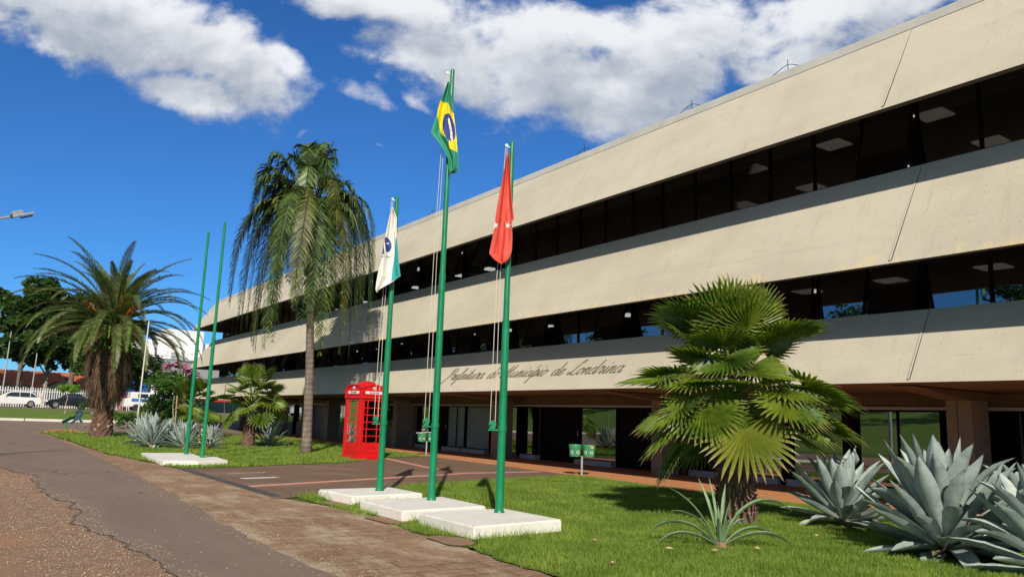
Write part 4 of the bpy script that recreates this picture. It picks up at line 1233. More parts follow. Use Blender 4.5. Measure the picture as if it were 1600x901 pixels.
def frond_mesh(L, e0, droop, n_leaf, leaf_len, leaf_w, hang=.3, vee=.5, az=0.0, base=(0, 0, 0), seed=0, stem=.03, twist=0.0, start=.12, ext=1.0, droop_pow=1.0, ragged=.1, path=None):
    """feather frond: a tapering arched stalk with rows of narrow leaflets. returns MB"""
    rd = random.Random(seed); mb = MB()
    n = 16; p = Vector(base); pts = [p.copy()]; dirs = []
    ca, sa = math.cos(az), math.sin(az); side0 = Vector((-sa, ca, 0))
    sw = rd.uniform(-.18, .18)
    for i in range(n):
        s = (i + .5) / n; e = e0 - droop * s ** droop_pow
        a = az + sw * s
        d = Vector((math.cos(e) * math.cos(a), math.cos(e) * math.sin(a), math.sin(e))); dirs.append(d)
        p = p + d * (L / n); pts.append(p.copy())
    if path:
        Rm, A, B = path; pts = []
        for i in range(n + 1):
            s = i / n; r = Rm * (1 - (1 - s) ** 2.1); a = az + sw * s * s
            pts.append(Vector(base) + Vector((math.cos(a) * r, math.sin(a) * r, A * s - B * s * s)))
        dirs = [(pts[i + 1] - pts[i]).normalized() for i in range(n)]
    mb.tube(pts, [stem * (1 - .85 * i / n) for i in range(n + 1)], 5)
    for k in range(n_leaf):
        s = start + (1 - start) * (k + rd.random() * .6) / n_leaf
        if s > .995: s = .995
        i = min(int(s * n), n - 1); f = s * n - i; c = pts[i].lerp(pts[i + 1], f); d = dirs[i]
        a = az + sw * s; side = Vector((-math.sin(a), math.cos(a), 0)); nrm = side.cross(d) * -1
        if nrm.z < 0: nrm = -nrm
        prof = math.sin(math.pi * min(1, (s - start) / (1 - start) * .86 + .12)) ** .55
        for sg in (-1, 1):
            ll = leaf_len * prof * rd.uniform(1 - ragged, 1 + ragged)
            v = (side * sg * (1 - .35 * s) + d * (.55 + .7 * s * ext) + nrm * vee * rd.uniform(.4, 1.2)).normalized()
            hg = hang * (rd.uniform(.15, .8) if path else 1)
            q1 = c + v * ll * .5 + Vector((0, 0, -1)) * ll * hg * .22
            q2 = c + v * ll * (1 - hg * .45) + Vector((0, 0, -1)) * ll * hg
            w_ = d * leaf_w * .5
            er = rd.random() ** 1.3; mb.add([c - w_ * .5, c + w_ * .5, q1 + w_, q1 - w_, q2], [(0, 1, 2, 3), (3, 2, 4)], 0, [0, 0, .45, .45, 1.0], [er] * 5)
    return mb


def date_palm():
    t = empty('date_palm', (5.09, 40.17, 0), 'large date palm with a full crown of arching grey-green fronds above a shaggy brown skirt', 'palm tree', 'palm trees')
    rd = random.Random(21)
    mb = MB(); n = 22; vs = []; sg = 20
    for i in range(n + 1):
        z = 1.75 * i / n - .05
        r = .44 + .10 * math.exp(-z * 3) - .05 * z / 1.5
        for k in range(sg):
            a = 2 * math.pi * k / sg
            rr = r * (1 + .09 * math.sin(k * 2.5 + i * 1.6) * rd.uniform(.4, 1.4))
            vs.append((rr * math.cos(a), rr * math.sin(a), z))
    fs = [(i * sg + k, i * sg + (k + 1) % sg, (i + 1) * sg + (k + 1) % sg, (i + 1) * sg + k) for i in range(n) for k in range(sg)]
    mb.add(vs, fs)
    for k in range(9):
        a = rd.uniform(0, 6.28); z = rd.uniform(.15, 1.4); c = Vector((.42 * math.cos(a), .42 * math.sin(a), z))
        mb.tube([c, c * 1.12 + Vector((0, 0, .02))], [.08, .05], 6, 1)
    mb.build('trunk', ['bark_red', 'bark_pale'], t)
    # skirt of old leaf bases and fibre: body plus thousands of hanging strands
    mb = MB(); prof = [(1.50, .48), (1.7, .68), (2.1, .90), (2.7, 1.04), (3.3, 1.06), (3.8, 1.0), (4.3, .84), (4.8, .55)]
    zs = [q[0] for q in prof]; rs = [q[1] for q in prof]
    sg = 28; vs = []; n = 24
    for i in range(n + 1):
        z = 1.4 + 3.4 * i / n; r = np.interp(z, zs, rs) * .84
        for k in range(sg):
            a = 2 * math.pi * k / sg; rr = r * (1 + .12 * noise.noise(Vector((math.cos(a) * 2, math.sin(a) * 2, z * 1.4))))
            vs.append((rr * math.cos(a), rr * math.sin(a), z))
    fs = [(i * sg + k, i * sg + (k + 1) % sg, (i + 1) * sg + (k + 1) % sg, (i + 1) * sg + k) for i in range(n) for k in range(sg)]
    mb.add(vs, fs)
    for k in range(5200):
        z = rd.uniform(1.5, 4.7); a = rd.uniform(0, 6.283); r = np.interp(z, zs, rs) * rd.uniform(.84, 1.0)
        L = rd.uniform(.18, .55); w_ = rd.uniform(.006, .018); out = rd.uniform(-.05, .16)
        c = Vector((r * math.cos(a), r * math.sin(a), z)); tg = Vector((-math.sin(a), math.cos(a), 0)); o = Vector((math.cos(a), math.sin(a), 0))
        e = c + o * out + Vector((0, 0, -L)) + tg * rd.uniform(-.08, .08)
        mb.add([c - tg * w_, c + tg * w_, e], [(0, 1, 2)])
    mb.build('skirt', 'skirt_fibre', t)
    # bright ferns growing out of the old leaf bases
    mb = MB()
    for k in range(420):
        a = rd.uniform(0, 6.283); z = rd.uniform(3.8, 4.9); r = rd.uniform(.75, 1.2)
        c = Vector((r * math.cos(a), r * math.sin(a), z)); o = Vector((math.cos(a), math.sin(a), 0)); tg = Vector((-math.sin(a), math.cos(a), 0))
        L = rd.uniform(.35, .7); m1 = c + o * L * .45 + Vector((0, 0, L * rd.uniform(.0, .4))) + tg * rd.uniform(-.15, .15); e = m1 + o * L * .4 - Vector((0, 0, L * rd.uniform(.2, .7))); w_ = rd.uniform(.03, .055)
        mb.add([c, m1 - tg * w_, m1 + tg * w_, e], [(0, 1, 2), (1, 3, 2)])
    mb.build('fern', 'epiphyte', t)
    # fruit stalks
    mb = MB()
    for k in range(16):
        a = rd.uniform(0, 6.283); L = rd.uniform(1.0, 1.9); e = rd.uniform(.7, 1.3); b = Vector((.15 * math.cos(a), .15 * math.sin(a), 5.0))
        d = Vector((math.cos(a) * math.cos(e), math.sin(a) * math.cos(e), math.sin(e))); m1 = b + d * L; mb.tube([b, b.lerp(m1, .5), m1], [.03, .022, .015], 5)
        for q in range(46):
            v = (d + Vector((rd.gauss(0, .45), rd.gauss(0, .45), rd.gauss(-.25, .4)))).normalized() * rd.uniform(.3, .7); s0 = m1 - d * rd.uniform(0, .35)
            tg = v.cross(Vector((0, 0, 1))).normalized() * .012
            mb.add([s0 - tg, s0 + tg, s0 + v + Vector((0, 0, -.12))], [(0, 1, 2)])
    mb.build('fruit_stalks', 'fruit_orange', t)
    N = 84
    for k in range(N):
        u = (k + .5) / N; a = k * 2.39996 + rd.uniform(-.2, .2)
        e0 = R(86) - R(92) * u ** .92 + rd.uniform(-.08, .08); L = 4.7 * (1 - .10 * abs(u - .5)) * rd.uniform(.88, 1.05)
        if u < .14: L *= .68
        droop = R(36) + R(62) * min(1, u * 1.7) + rd.uniform(-.12, .18)
        if u > .85: droop = R(40); L *= .8
        dry = u > .93
        mb = frond_mesh(L, e0, droop, 96, .42, .046, hang=.10, vee=.40, az=a, base=(.12 * math.cos(a), .12 * math.sin(a), 4.95 + .5 * (1 - u)), seed=k, stem=.045, start=.1, droop_pow=1.35)
        mb.build('frond', 'date_leaf_dry' if dry else 'date_leaf', t, attr=True)
    return t


date_palm()


def queen_palm():
    t = empty('queen_palm', (9.99, 27.2, 0), 'tall slender palm with ringed grey trunk and long drooping fronds, before the building', 'palm tree', 'palm trees')
    rd = random.Random(4)
    top = Vector((-.42, .28, 8.35))
    pts = []; rad = []
    for i in range(26):
        s = i / 25; pts.append(Vector((top.x * s ** 1.6, top.y * s ** 1.6, 8.35 * s - .05))); rad.append((.165 + .05 * math.exp(-s * 14) - .05 * s) * (1 + .015 * math.sin(i * 2.2)))
    mb = MB(); mb.tube(pts, rad, 18); mb.build('trunk', 'queen_trunk', t, smooth=True)
    # old leaf bases and a brown flower sheath under the crown
    mb = MB()
    for k in range(26):
        a = k * 2.4; z = 6.3 + 2.1 * k / 26; c = Vector((top.x * (z / 8.35) ** 1.6, top.y * (z / 8.35) ** 1.6, z)); o = Vector((math.cos(a), math.sin(a), 0))
        mb.tube([c + o * .14, c + o * .26 + Vector((0, 0, .3)), c + o * .40 + Vector((0, 0, .62))], [.09, .07, .03], 6)
    mb.build('leaf_bases', 'bark_pale', t)
    mb = MB(); b = top + Vector((.1, -.1, .05))
    mb.tube([b, b + Vector((.25, -.2, .35)), b + Vector((.42, -.3, .85)), b + Vector((.5, -.32, 1.15))], [.03, .07, .09, .02], 8); mb.build('flower_sheath', 'bark_pale', t)
    mb = MB()
    for q in range(170):
        s0 = b + Vector((.25, -.35, .15)) + Vector((rd.gauss(0, .1), rd.gauss(0, .1), rd.gauss(0, .1))); v = Vector((rd.gauss(.1, .2), rd.gauss(-.1, .2), -rd.uniform(.2, .75)))
        tg = Vector((rd.uniform(-1, 1), rd.uniform(-1, 1), 0)).normalized() * .013; mb.add([s0 - tg, s0 + tg, s0 + v], [(0, 1, 2)])
    mb.build('flower_cluster', 'straw', t)
    # fronds: (direction seen from the road: 0 = right, 90 = away, 180 = left, 270 = towards the road)
    # (direction, reach, rise above the crown, drop of the tip below it)
    spec = [(182, 2.2, 2.0, -.6), (195, 1.7, 2.3, -.7), (170, 1.9, 1.6, .4), (100, .45, 2.9, -1.3), (0, .6, 2.7, -1.1), (250, .55, 2.6, -.8), (320, .8, 2.3, -.2), (215, 1.0, 2.3, -.2),
            (0, 2.5, .9, 1.7), (12, 2.3, .8, 2.2), (-14, 2.2, 1.0, 2.2), (25, 2.5, .7, 2.6), (-28, 1.9, .6, 3.0), (5, 1.9, .5, 3.4),
            (180, 3.0, .5, 2.4), (190, 2.7, .7, 2.7), (168, 2.6, .5, 3.0), (202, 2.2, .6, 3.4), (178, 2.1, .9, 3.2), (188, 1.6, .3, 4.2), (172, 1.9, .3, 4.0),
            (-6, 1.5, .4, 4.3), (14, 1.7, .3, 4.1), (-38, 1.4, .4, 4.2), (-50, 1.0, .3, 3.6), (262, 1.1, .6, 2.9), (278, .8, .5, 3.4), (240, 1.4, .5, 3.6), (225, 1.6, .5, 4.1), (295, 1.2, .6, 3.3), (208, 1.7, .3, 4.3)]
    for k in range(24):
        spec.append((k * 137.5, rd.uniform(1.2, 2.5), rd.uniform(.4, 1.6), rd.uniform(1.2, 3.8)))
    spec += [(186, 2.3, 1.7, .9), (176, 1.5, 2.0, .2), (205, 2.0, 1.5, 1.2), (10, 1.6, 1.6, .9), (60, 1.2, 2.0, .4), (150, 1.8, 1.6, .8), (270, .9, 1.9, .6), (90, .3, 2.95, -1.7)]
    base_az = math.atan2(-.568, .823)
    for k, (a, Rm, hh, D) in enumerate(spec):
        az = base_az + R(a); D = D + .75 if D > 1 else D; Rm *= .90 if math.cos(R(a)) < 0 else .97; q = hh * hh + hh * D; A = 2 * hh + 2 * math.sqrt(max(q, .01)); B = A + D
        mb = frond_mesh(4, 0, 0, 84, .66, .060, hang=.85, vee=.12, az=az, base=tuple(top + Vector((.08 * math.cos(az), .08 * math.sin(az), rd.uniform(-.1, .25)))), seed=100 + k, stem=.036, start=.16, ext=.2, ragged=.3, path=(Rm, A, B))
        mb.build('frond', 'queen_leaf_old' if D > 2.8 and k % 3 == 0 else 'queen_leaf', t, attr=True)


queen_palm()


def fan_leaf(Rf, petiole, az, el, tilt, spread, nseg, seed, base, wilt=.25, cup=.12):
    """stalk and pleated fan blade; returns MB"""
    rd = random.Random(seed); mb = MB()
    d = Vector((math.cos(el) * math.cos(az), math.cos(el) * math.sin(az), math.sin(el)))
    b = Vector(base); sd = Vector((-math.sin(az), math.cos(az), 0))
    e2 = el - tilt
    p1 = b + d * petiole * .55; d2 = Vector((math.cos((el + e2) / 2) * math.cos(az), math.cos((el + e2) / 2) * math.sin(az), math.sin((el + e2) / 2)))
    hub = p1 + d2 * petiole * .45
    mb.tube([b, b.lerp(p1, .5), p1, hub], [.022, .018, .014, .010], 6)
    roll = rd.uniform(-.35, .35)
    f = Vector((math.cos(e2) * math.cos(az), math.cos(e2) * math.sin(az), math.sin(e2)))
    nrm = sd.cross(f) * -1
    if nrm.z < 0 and el > -.2: nrm = -nrm
    s2 = sd * math.cos(roll) + nrm * math.sin(roll); nrm = nrm * math.cos(roll) - sd * math.sin(roll)
    K = 5; rad = [.0, .30, .60]
    def pt(a, r, lift):
        ca, sa = math.cos(a), math.sin(a)
        dirv = f * ca + s2 * sa
        bend = -wilt * (r ** 2.4) * Rf * (.55 + .45 * rd2)
        return hub + dirv * r * Rf + nrm * (lift + cup * Rf * (abs(a) / 2) ** 2 * r) + Vector((0, 0, bend))
    rd2 = 1.0
    vs = []; fs = []; ts = []
    A = [(-spread / 2) + spread * i / nseg for i in range(nseg + 1)]
    for i in range(nseg):
        a0, a1 = A[i], A[i + 1]; am = (a0 + a1) / 2; ln = (1 - .16 * (abs(am) / (spread / 2)) ** 2) * rd.uniform(.92, 1.04)
        rd2 = 1.0
        pl = .014; o = len(vs)
        split = rd.uniform(.50, .64)
        vs += [pt(a0, .02, 0), pt(a1, .02, 0), pt(a0, split * .5, -pl), pt(am, split * .5, pl), pt(a1, split * .5, -pl), pt(a0 + (am - a0) * .06, split, -pl * 1.4), pt(am, split, pl * 1.6), pt(a1 - (a1 - am) * .06, split, -pl * 1.4)]
        ts += [0, 0, .3, .3, .3, .6, .6, .6]
        rd2 = rd.uniform(.4, 1.6)
        w_ = (a1 - a0) * .22
        vs += [pt(am - w_, ln * .84, 0), pt(am, ln * .84, .008), pt(am + w_, ln * .84, 0), pt(am + rd.uniform(-.02, .02), ln, 0)]
        ts += [.84, .84, .84, 1.0]
        fs += [(o, o + 1, o + 3), (o, o + 3, o + 2), (o + 1, o + 4, o + 3), (o + 2, o + 3, o + 6, o + 5), (o + 3, o + 4, o + 7, o + 6), (o + 5, o + 6, o + 9, o + 8), (o + 6, o + 7, o + 10, o + 9), (o + 8, o + 9, o + 11), (o + 9, o + 10, o + 11)]
    mb.add(vs, fs, 1, ts)
    return mb


MATS['petiole'] = simple('petiole', (0.16, 0.22, 0.05), .5, .2, 4)


def fan_trunk(t, h, r, seed):
    rd = random.Random(seed); mb = MB(); n = 16; sg = 18; vs = []
    for i in range(n + 1):
        z = h * i / n - .03
        for k in range(sg):
            a = 2 * math.pi * k / sg; rr = r * (1.08 - .15 * i / n) * rd.uniform(.88, 1.1); vs.append((rr * math.cos(a), rr * math.sin(a), z))
    fs = [(i * sg + k, i * sg + (k + 1) % sg, (i + 1) * sg + (k + 1) % sg, (i + 1) * sg + k) for i in range(n) for k in range(sg)]
    mb.add(vs, fs)
    m2 = MB()
    for k in range(int(110 * h / .9)):
        a = k * 2.39996; z = h * (k / (110 * h / .9)); c = Vector((math.cos(a), math.sin(a), 0)); tg = Vector((-math.sin(a), math.cos(a), 0)); rr = r * (1.04 - .12 * z / h)
        p = c * rr * .92 + Vector((0, 0, z)); q = c * rr * rd.uniform(1.12, 1.3) + Vector((0, 0, z + rd.uniform(.08, .2))) + tg * rd.uniform(-.04, .04)
        w0, w1 = .075, rd.uniform(.02, .045)
        m2.add([p - tg * w0, p + tg * w0, q + tg * w1, q - tg * w1, p - tg * w0 * .8 + Vector((0, 0, .06)), p + tg * w0 * .8 + Vector((0, 0, .06))], [(0, 1, 2, 3), (5, 4, 3, 2), (0, 3, 4), (1, 5, 2)])
    tr = mb.build('trunk', 'bark', t); m2.build('leaf_bases', 'fan_husk', tr)


simple('fan_husk', (0.20, 0.105, 0.075), .9, .4, 9, bump=.5, bscale=30)


def fan_palm(loc, label, scale, N, seed, h=.9, r=.27, far=False):
    t = empty('fan_palm', loc, label, 'palm tree', 'palm trees')
    rd = random.Random(seed)
    fan_trunk(t, h, r, seed)
    lst = []
    for k in range(N):
        u = (k + .5) / N; a = k * 2.39996 + rd.uniform(-.25, .25)
        el = R(86) - R(86) * u ** 1.0 + rd.uniform(-.12, .12)
        lst.append((a, el, u))
    extra = []
    if not far:
        b0 = math.atan2(-.568, .823)
        for (da, el_, tl, rf, pe_, hh) in ((268, 22, 82, .80, .62, 1.75), (228, 20, 62, .74, .95, 1.62), (306, 24, 60, .80, .85, 1.72), (205, 14, 44, .80, 1.02, 1.60), (338, 20, 40, .92, .98, 1.85), (350, 8, 34, .86, 1.10, 1.60), (186, 22, 30, .82, 1.10, 1.85),
                                           (285, 38, 70, .66, .55, 2.15), (245, 40, 66, .70, .70, 2.15), (320, 44, 30, .74, .9, 2.3), (200, 50, 24, .74, 1.0, 2.3), (262, 62, 4, .84, .72, 2.25), (300, 66, -4, .82, .75, 2.3), (230, 62, 0, .84, .8, 2.25), (270, 84, -8, .76, .7, 2.45), (215, 30, 50, .70, .85, 1.9)):
            extra.append((b0 + R(da), R(el_), R(tl), rf, pe_, hh))
        for k, (a, el, tl, rf, pe_, hh) in enumerate(extra):
            mb = fan_leaf(rf, pe_, a, el, tl, R(240), 34, 7000 + k, (.08 * math.cos(a), .08 * math.sin(a), hh), wilt=.10)
            mb.build('frond', ['petiole', 'fan_leaf'], t, attr=True)
    for k, (a, el, u) in enumerate(lst):
        Rf = .80 * scale * rd.uniform(.85, 1.10); pe = (.70 + .30 * min(1, u * 1.6)) * scale * rd.uniform(.75, 1.12)
        if u < .12: pe *= .8; Rf *= .9
        hz = h * 1.42 + (1.25 * scale) * (1 - u)
        tilt = R(2) + R(46) * u + rd.uniform(-.3, .3)
        mb = fan_leaf(Rf, pe, a, el, tilt, R(rd.uniform(215, 265)) * (1 if u > .15 else .6), 30 if not far else 20, seed * 100 + k, (.08 * math.cos(a), .08 * math.sin(a), hz), wilt=.04 + .13 * u)
        mb.build('frond', ['petiole', 'fan_leaf_old' if (u > .93 and k % 3 == 0) else 'fan_leaf'], t, attr=True)
    # dry hanging bits among the stalks
    mb = MB()
    for k in range(70):
        a = rd.uniform(0, 6.28); rr = rd.uniform(.1, .9) * scale; z = rd.uniform(h + .2, h + 1.5 * scale); L = rd.uniform(.15, .5); w_ = .008
        c = Vector((rr * math.cos(a), rr * math.sin(a), z)); mb.add([c, c + Vector((w_, w_, 0)), c + Vector((rd.uniform(-.05, .05), rd.uniform(-.05, .05), -L))], [(0, 1, 2)])
    mb.build('dry_fibres', 'straw', t)
    return t


fan_palm((9.76, 8.09, 0), 'big fan palm with broad pleated green fans and stout husky trunk in the front lawn', .94, 36, 3, .92, .27)
fan_palm((9.29, 31.8, 0), 'small fan palm on the far lawn just left of the tall slender palm', .86, 26, 5, .85, .22, True)
fan_palm((9.2, 41.5, 0), 'small fan palm partly hidden behind the two bare flagpoles', .9, 22, 9, .7, .2, True)

# ------------------------------------------------------------ agaves


def agave_leaf(L, W, az, el, curl, seed, z0=.06, r0=.06, keel=.25, rows=10, twist=0):
    rd = random.Random(seed); vs = []; fs = []; ts = []; es = []; cols = [-1, -.55, 0, .55, 1]
    p = Vector((r0 * math.cos(az), r0 * math.sin(az), z0)); wav = rd.uniform(-.25, .25)
    for i in range(rows + 1):
        s = i / rows; e = el + curl * s ** 1.5 * (1 if True else 0)
        a = az + wav * s * s
        d = Vector((math.cos(e) * math.cos(a), math.cos(e) * math.sin(a), math.sin(e))); side = Vector((-math.sin(a), math.cos(a), 0)); n = d.cross(side) * 1.0
        if n.dot(Vector((0, 0, 1))) < 0: n = -n
        prof = np.interp(s, [0, .12, .35, .6, .8, .93, 1.0], [.50, .42, .80, 1.0, .74, .27, .012])
        rip = 1 + .05 * math.sin(i * 2.3 + seed)
        for c in cols:
            w_ = W * .5 * prof * rip
            lift = (abs(c) ** 1.5) * w_ * keel * 2.2
            vs.append(p + side * c * w_ + n * lift); ts.append(s); es.append(abs(c))
        p = p + d * (L / rows)
    m = len(cols)
    for i in range(rows):
        for j in range(m - 1): fs.append((i * m + j, i * m + j + 1, (i + 1) * m + j + 1, (i + 1) * m + j))
    # underside
    o = len(vs)
    und = []
    for i in range(rows + 1):
        s = i / rows; th = .035 * (1 - s * .85) * (W / .2)
        for j, c in enumerate(cols):
            b = vs[i * m + j]; up_ = Vector((0, 0, 1)); und.append(Vector(b) - up_ * th * (1 - abs(c) ** 2) * (1 if j not in (0, m - 1) else 0) - Vector((math.cos(az), math.sin(az), 0)) * 0)
            ts.append(s); es.append(abs(c) if abs(c) > .9 else 0)
    vs += und
    for i in range(rows):
        for j in range(m - 1): fs.append((o + i * m + j, o + (i + 1) * m + j, o + (i + 1) * m + j + 1, o + i * m + j + 1))
    return vs, fs, ts, es


def agave(loc, label, Lm, W, N, seed, parts=False, group='blue-grey agaves', mat='agave_leaf', upright=85, low=-6, keel=.25, curlr=(.0, .5)):
    rd = random.Random(seed)
    t = empty('agave', loc, label, 'agave', group)
    allmb = MB()
    for k in range(N):
        u = (k + .5) / N; az = k * 2.39996 + rd.uniform(-.15, .15)
        el = R(upright) - (R(upright) - R(low)) * u ** 1.15 + rd.uniform(-.06, .06)
        L = Lm * (.66 + .40 * math.sin(math.pi * min(1, .25 + u * .7))) * rd.uniform(.82, 1.10)
        curl = R(rd.uniform(-16, 16)) + (R(24) if u < .8 else R(6)) * rd.random() - (R(55) * rd.random() if rd.random() < .35 else 0)
        vs, fs, ts, es = agave_leaf(L, W * rd.uniform(.85, 1.12), az, el, curl, seed * 50 + k, z0=.05 + .28 * Lm * (1 - u), r0=.05 + .05 * u, keel=keel)
        if parts:
            mb = MB(); mb.add(vs, fs, 0, ts, es); mb.build('leaf', mat, t, smooth=True, attr=True)
        else: allmb.add(vs, fs, 0, ts, es)
    # withered brown leaves lying at the foot
    for k in range(5):
        vs, fs, ts, es = agave_leaf(Lm * rd.uniform(.4, .65), W * .55, rd.uniform(0, 6.28), R(rd.uniform(-2, 8)), R(-10), seed + 900 + k, z0=.07, r0=.08, keel=.5)
        if parts: mb = MB(); mb.add(vs, fs, 0, ts, es); mb.build('withered_leaf', 'date_leaf_dry', t, smooth=True, attr=True)
    if not parts: allmb.build('leaves', mat, t, smooth=True, attr=True)
    mb = MB(); mb.tube([(0, 0, -.02), (0, 0, .08), (0, 0, .2)], [.16 * Lm, .13 * Lm, .05], 10)
    for k in range(10):
        a = rd.uniform(0, 6.28); mb.tube([(.1 * Lm * math.cos(a), .1 * Lm * math.sin(a), .03), (.3 * Lm * math.cos(a), .3 * Lm * math.sin(a), .02)], [.03, .012], 5)
    mb.build('stem', 'terracotta_stub', t)
    return t


agave((11.0, 7.12, 0), 'broad-leaved blue-grey agave right beside the big fan palm, left one of the large agaves', .90, .21, 46, 2, True, upright=74, low=-12)
agave((9.62, 4.92, 0), 'largest blue-grey agave with a crowd of wide pointed leaves at the lower right', 1.06, .235, 64, 3, True, upright=74, low=-14)
agave((9.35, 3.70, 0), 'blue-grey agave cut off by the right edge in front of the largest one', .9, .21, 38, 6, True, upright=74, low=-12)
agave((11.6, 4.75, 0), 'blue-grey agave half hidden behind the largest one near the right edge', .95, .21, 40, 7, True, upright=74, low=-12)
# thin-leaved green agave with arching leaves


def thin_agave(loc, label, seed):
    rd = random.Random(seed); t = empty('slender_agave', loc, label, 'agave', 'thin green agaves')
    base_az = math.atan2(-.568, .823)
    spec = [(168, 42, 1.05, 1.9, .07), (178, 28, .9, 1.6, .07), (160, 62, .95, .7, .05), (125, 74, .9, .4, .05), (118, 82, .85, .2, .045), (8, 68, 1.25, 2.1, .08), (-6, 30, 1.0, 1.5, .075), (14, 40, .95, 2.0, .07), (60, 78, .8, .3, .05), (95, 86, .5, .1, .04), (-80, 74, .4, .4, .045), (200, 80, .55, .2, .04), (-30, 84, .6, .2, .04), (250, 70, .45, .5, .045), (182, 58, .8, 1.2, .055), (30, 60, .6, 1.3, .05)]
    for k, (a, e, L, c, W) in enumerate(spec):
        vs, fs, ts, es = agave_leaf(L * .92, W, base_az + R(a), R(e), -c, seed + k, z0=.03, r0=.03, keel=.35, rows=14)
        mb = MB(); mb.add(vs, fs, 0, ts, es); mb.build('leaf', 'agave_thin', t, smooth=True, attr=True)
    mb = MB(); mb.tube([(0, 0, -.02), (0, 0, .07)], [.09, .06], 10); mb.build('stem', 'terracotta_stub', t)


thin_agave((7.5, 6.45, 0), 'small green agave with thin arching leaves in the grass before the big fan palm', 40)

FA = [((5.75, 33.3, 0), 'dense blue-grey agave clump just right of the shaggy date palm trunk', .95, .13, 60, 12), ((5.5, 30.4, 0), 'blue-grey agave in front of the clump beside the date palm', .95, .13, 60, 13),
      ((6.35, 29.2, 0), 'spiky grey-green agave left of the bare flagpoles, nearest of the small ones there', .85, .11, 56, 14), ((6.2, 31.6, 0), 'spiky grey-green agave behind the nearest one by the bare flagpoles', .8, .11, 50, 15),
      ((7.3, 29.6, 0), 'spiky grey-green agave directly behind the base of the bare flagpoles', .75, .10, 44, 16), ((10.25, 32.2, 0), 'dark blue-green agave to the right of the small fan palm', 1.0, .16, 30, 17)]
for a in FA: agave(*a)
# pale flower clump among the far agaves
mb = MB(); rd = random.Random(3)
for k in range(160):
    c = Vector((rd.gauss(0, .14), rd.gauss(0, .14), rd.uniform(.25, .85))); r = .035
    mb.add([c + Vector((rd.uniform(-r, r), rd.uniform(-r, r), rd.uniform(-r, r))) for _ in range(3)], [(0, 1, 2)])
t = empty('yucca_flower', (6.9, 28.6, 0), 'cream blossom spike rising among the grey-green agaves', 'flower spike')
mb.build('blossom', 'flower_cream', t); mb = MB(); mb.tube([(0, 0, 0), (0, 0, .8)], .02, 6); mb.build('stalk', 'stake_wood', t)

# ------------------------------------------------------------ broad-leaved trees and bushes


def tree(name, loc, label, cat, H, tr, clumps, nleaf, ls, leafmat='tree_leaf', seed=0, barkm='bark', group=None, lean=(0, 0), extra=None, limbs=True, nclump=8):
    rd = random.Random(seed); t = empty(name, loc, label, cat, group)
    mb = MB(); top = Vector((lean[0], lean[1], H * .72)); n = 8
    pts = [Vector((top.x * (i / n) ** 1.3 + .04 * math.sin(i * 1.7 + seed), top.y * (i / n) ** 1.3 + .04 * math.cos(i * 2.1 + seed), top.z * i / n - .05)) for i in range(n + 1)]
    mb.tube(pts, [tr * (1.25 if i == 0 else 1) * (1 - .68 * i / n) for i in range(n + 1)], 8)
    if limbs:
        for (c, r) in clumps:
            c = Vector(c); s = min(max((c.z - r[2] * .9) / top.z, .25), .95); b = pts[min(int(s * n), n)]
            m = b.lerp(c, .5) + Vector((rd.uniform(-.2, .2), rd.uniform(-.2, .2), .12 * (c - b).length)); mb.tube([b, m, c], [tr * .42, tr * .26, tr * .1], 6)
            for q in range(4):
                e = c + Vector((rd.uniform(-1, 1) * r[0], rd.uniform(-1, 1) * r[1], rd.uniform(-.4, .9) * r[2])) * .8; mb.tube([m, m.lerp(e, .6) + Vector((0, 0, .1)), e], [tr * .2, tr * .11, tr * .04], 5)
    mb.build('trunk', barkm, t)
    mb = MB(); tot = sum(r[0] * r[1] * r[2] for _, r in clumps)
    for (c, r) in clumps:
        k = int(nleaf * r[0] * r[1] * r[2] / tot); c = Vector(c)
        subs = []
        for q in range(nclump):
            v = Vector((rd.gauss(0, 1), rd.gauss(0, 1), rd.gauss(0, 1))).normalized() * rd.uniform(.35, .8); subs.append((Vector((v.x * r[0], v.y * r[1], v.z * r[2])), rd.uniform(.30, .55)))
        for q in range(k):
            s, sr = rd.choice(subs); v = Vector((rd.gauss(0, 1), rd.gauss(0, 1), rd.gauss(0, 1))).normalized() * (rd.random() ** .4) * sr
            p = c + s + Vector((v.x * r[0], v.y * r[1], v.z * r[2]))
            a = Vector((rd.uniform(-1, 1), rd.uniform(-1, 1), rd.uniform(-.6, .6))).normalized(); b = a.cross(Vector((rd.uniform(-1, 1), rd.uniform(-1, 1), rd.uniform(-1, 1)))).normalized()
            l = ls * rd.uniform(.6, 1.3)
            mb.add([p - a * l, p + b * l * .45, p + a * l, p - b * l * .45], [(0, 1, 2, 3)])
    mb.build('crown', leafmat, t)
    if extra: extra(t, rd)
    return t


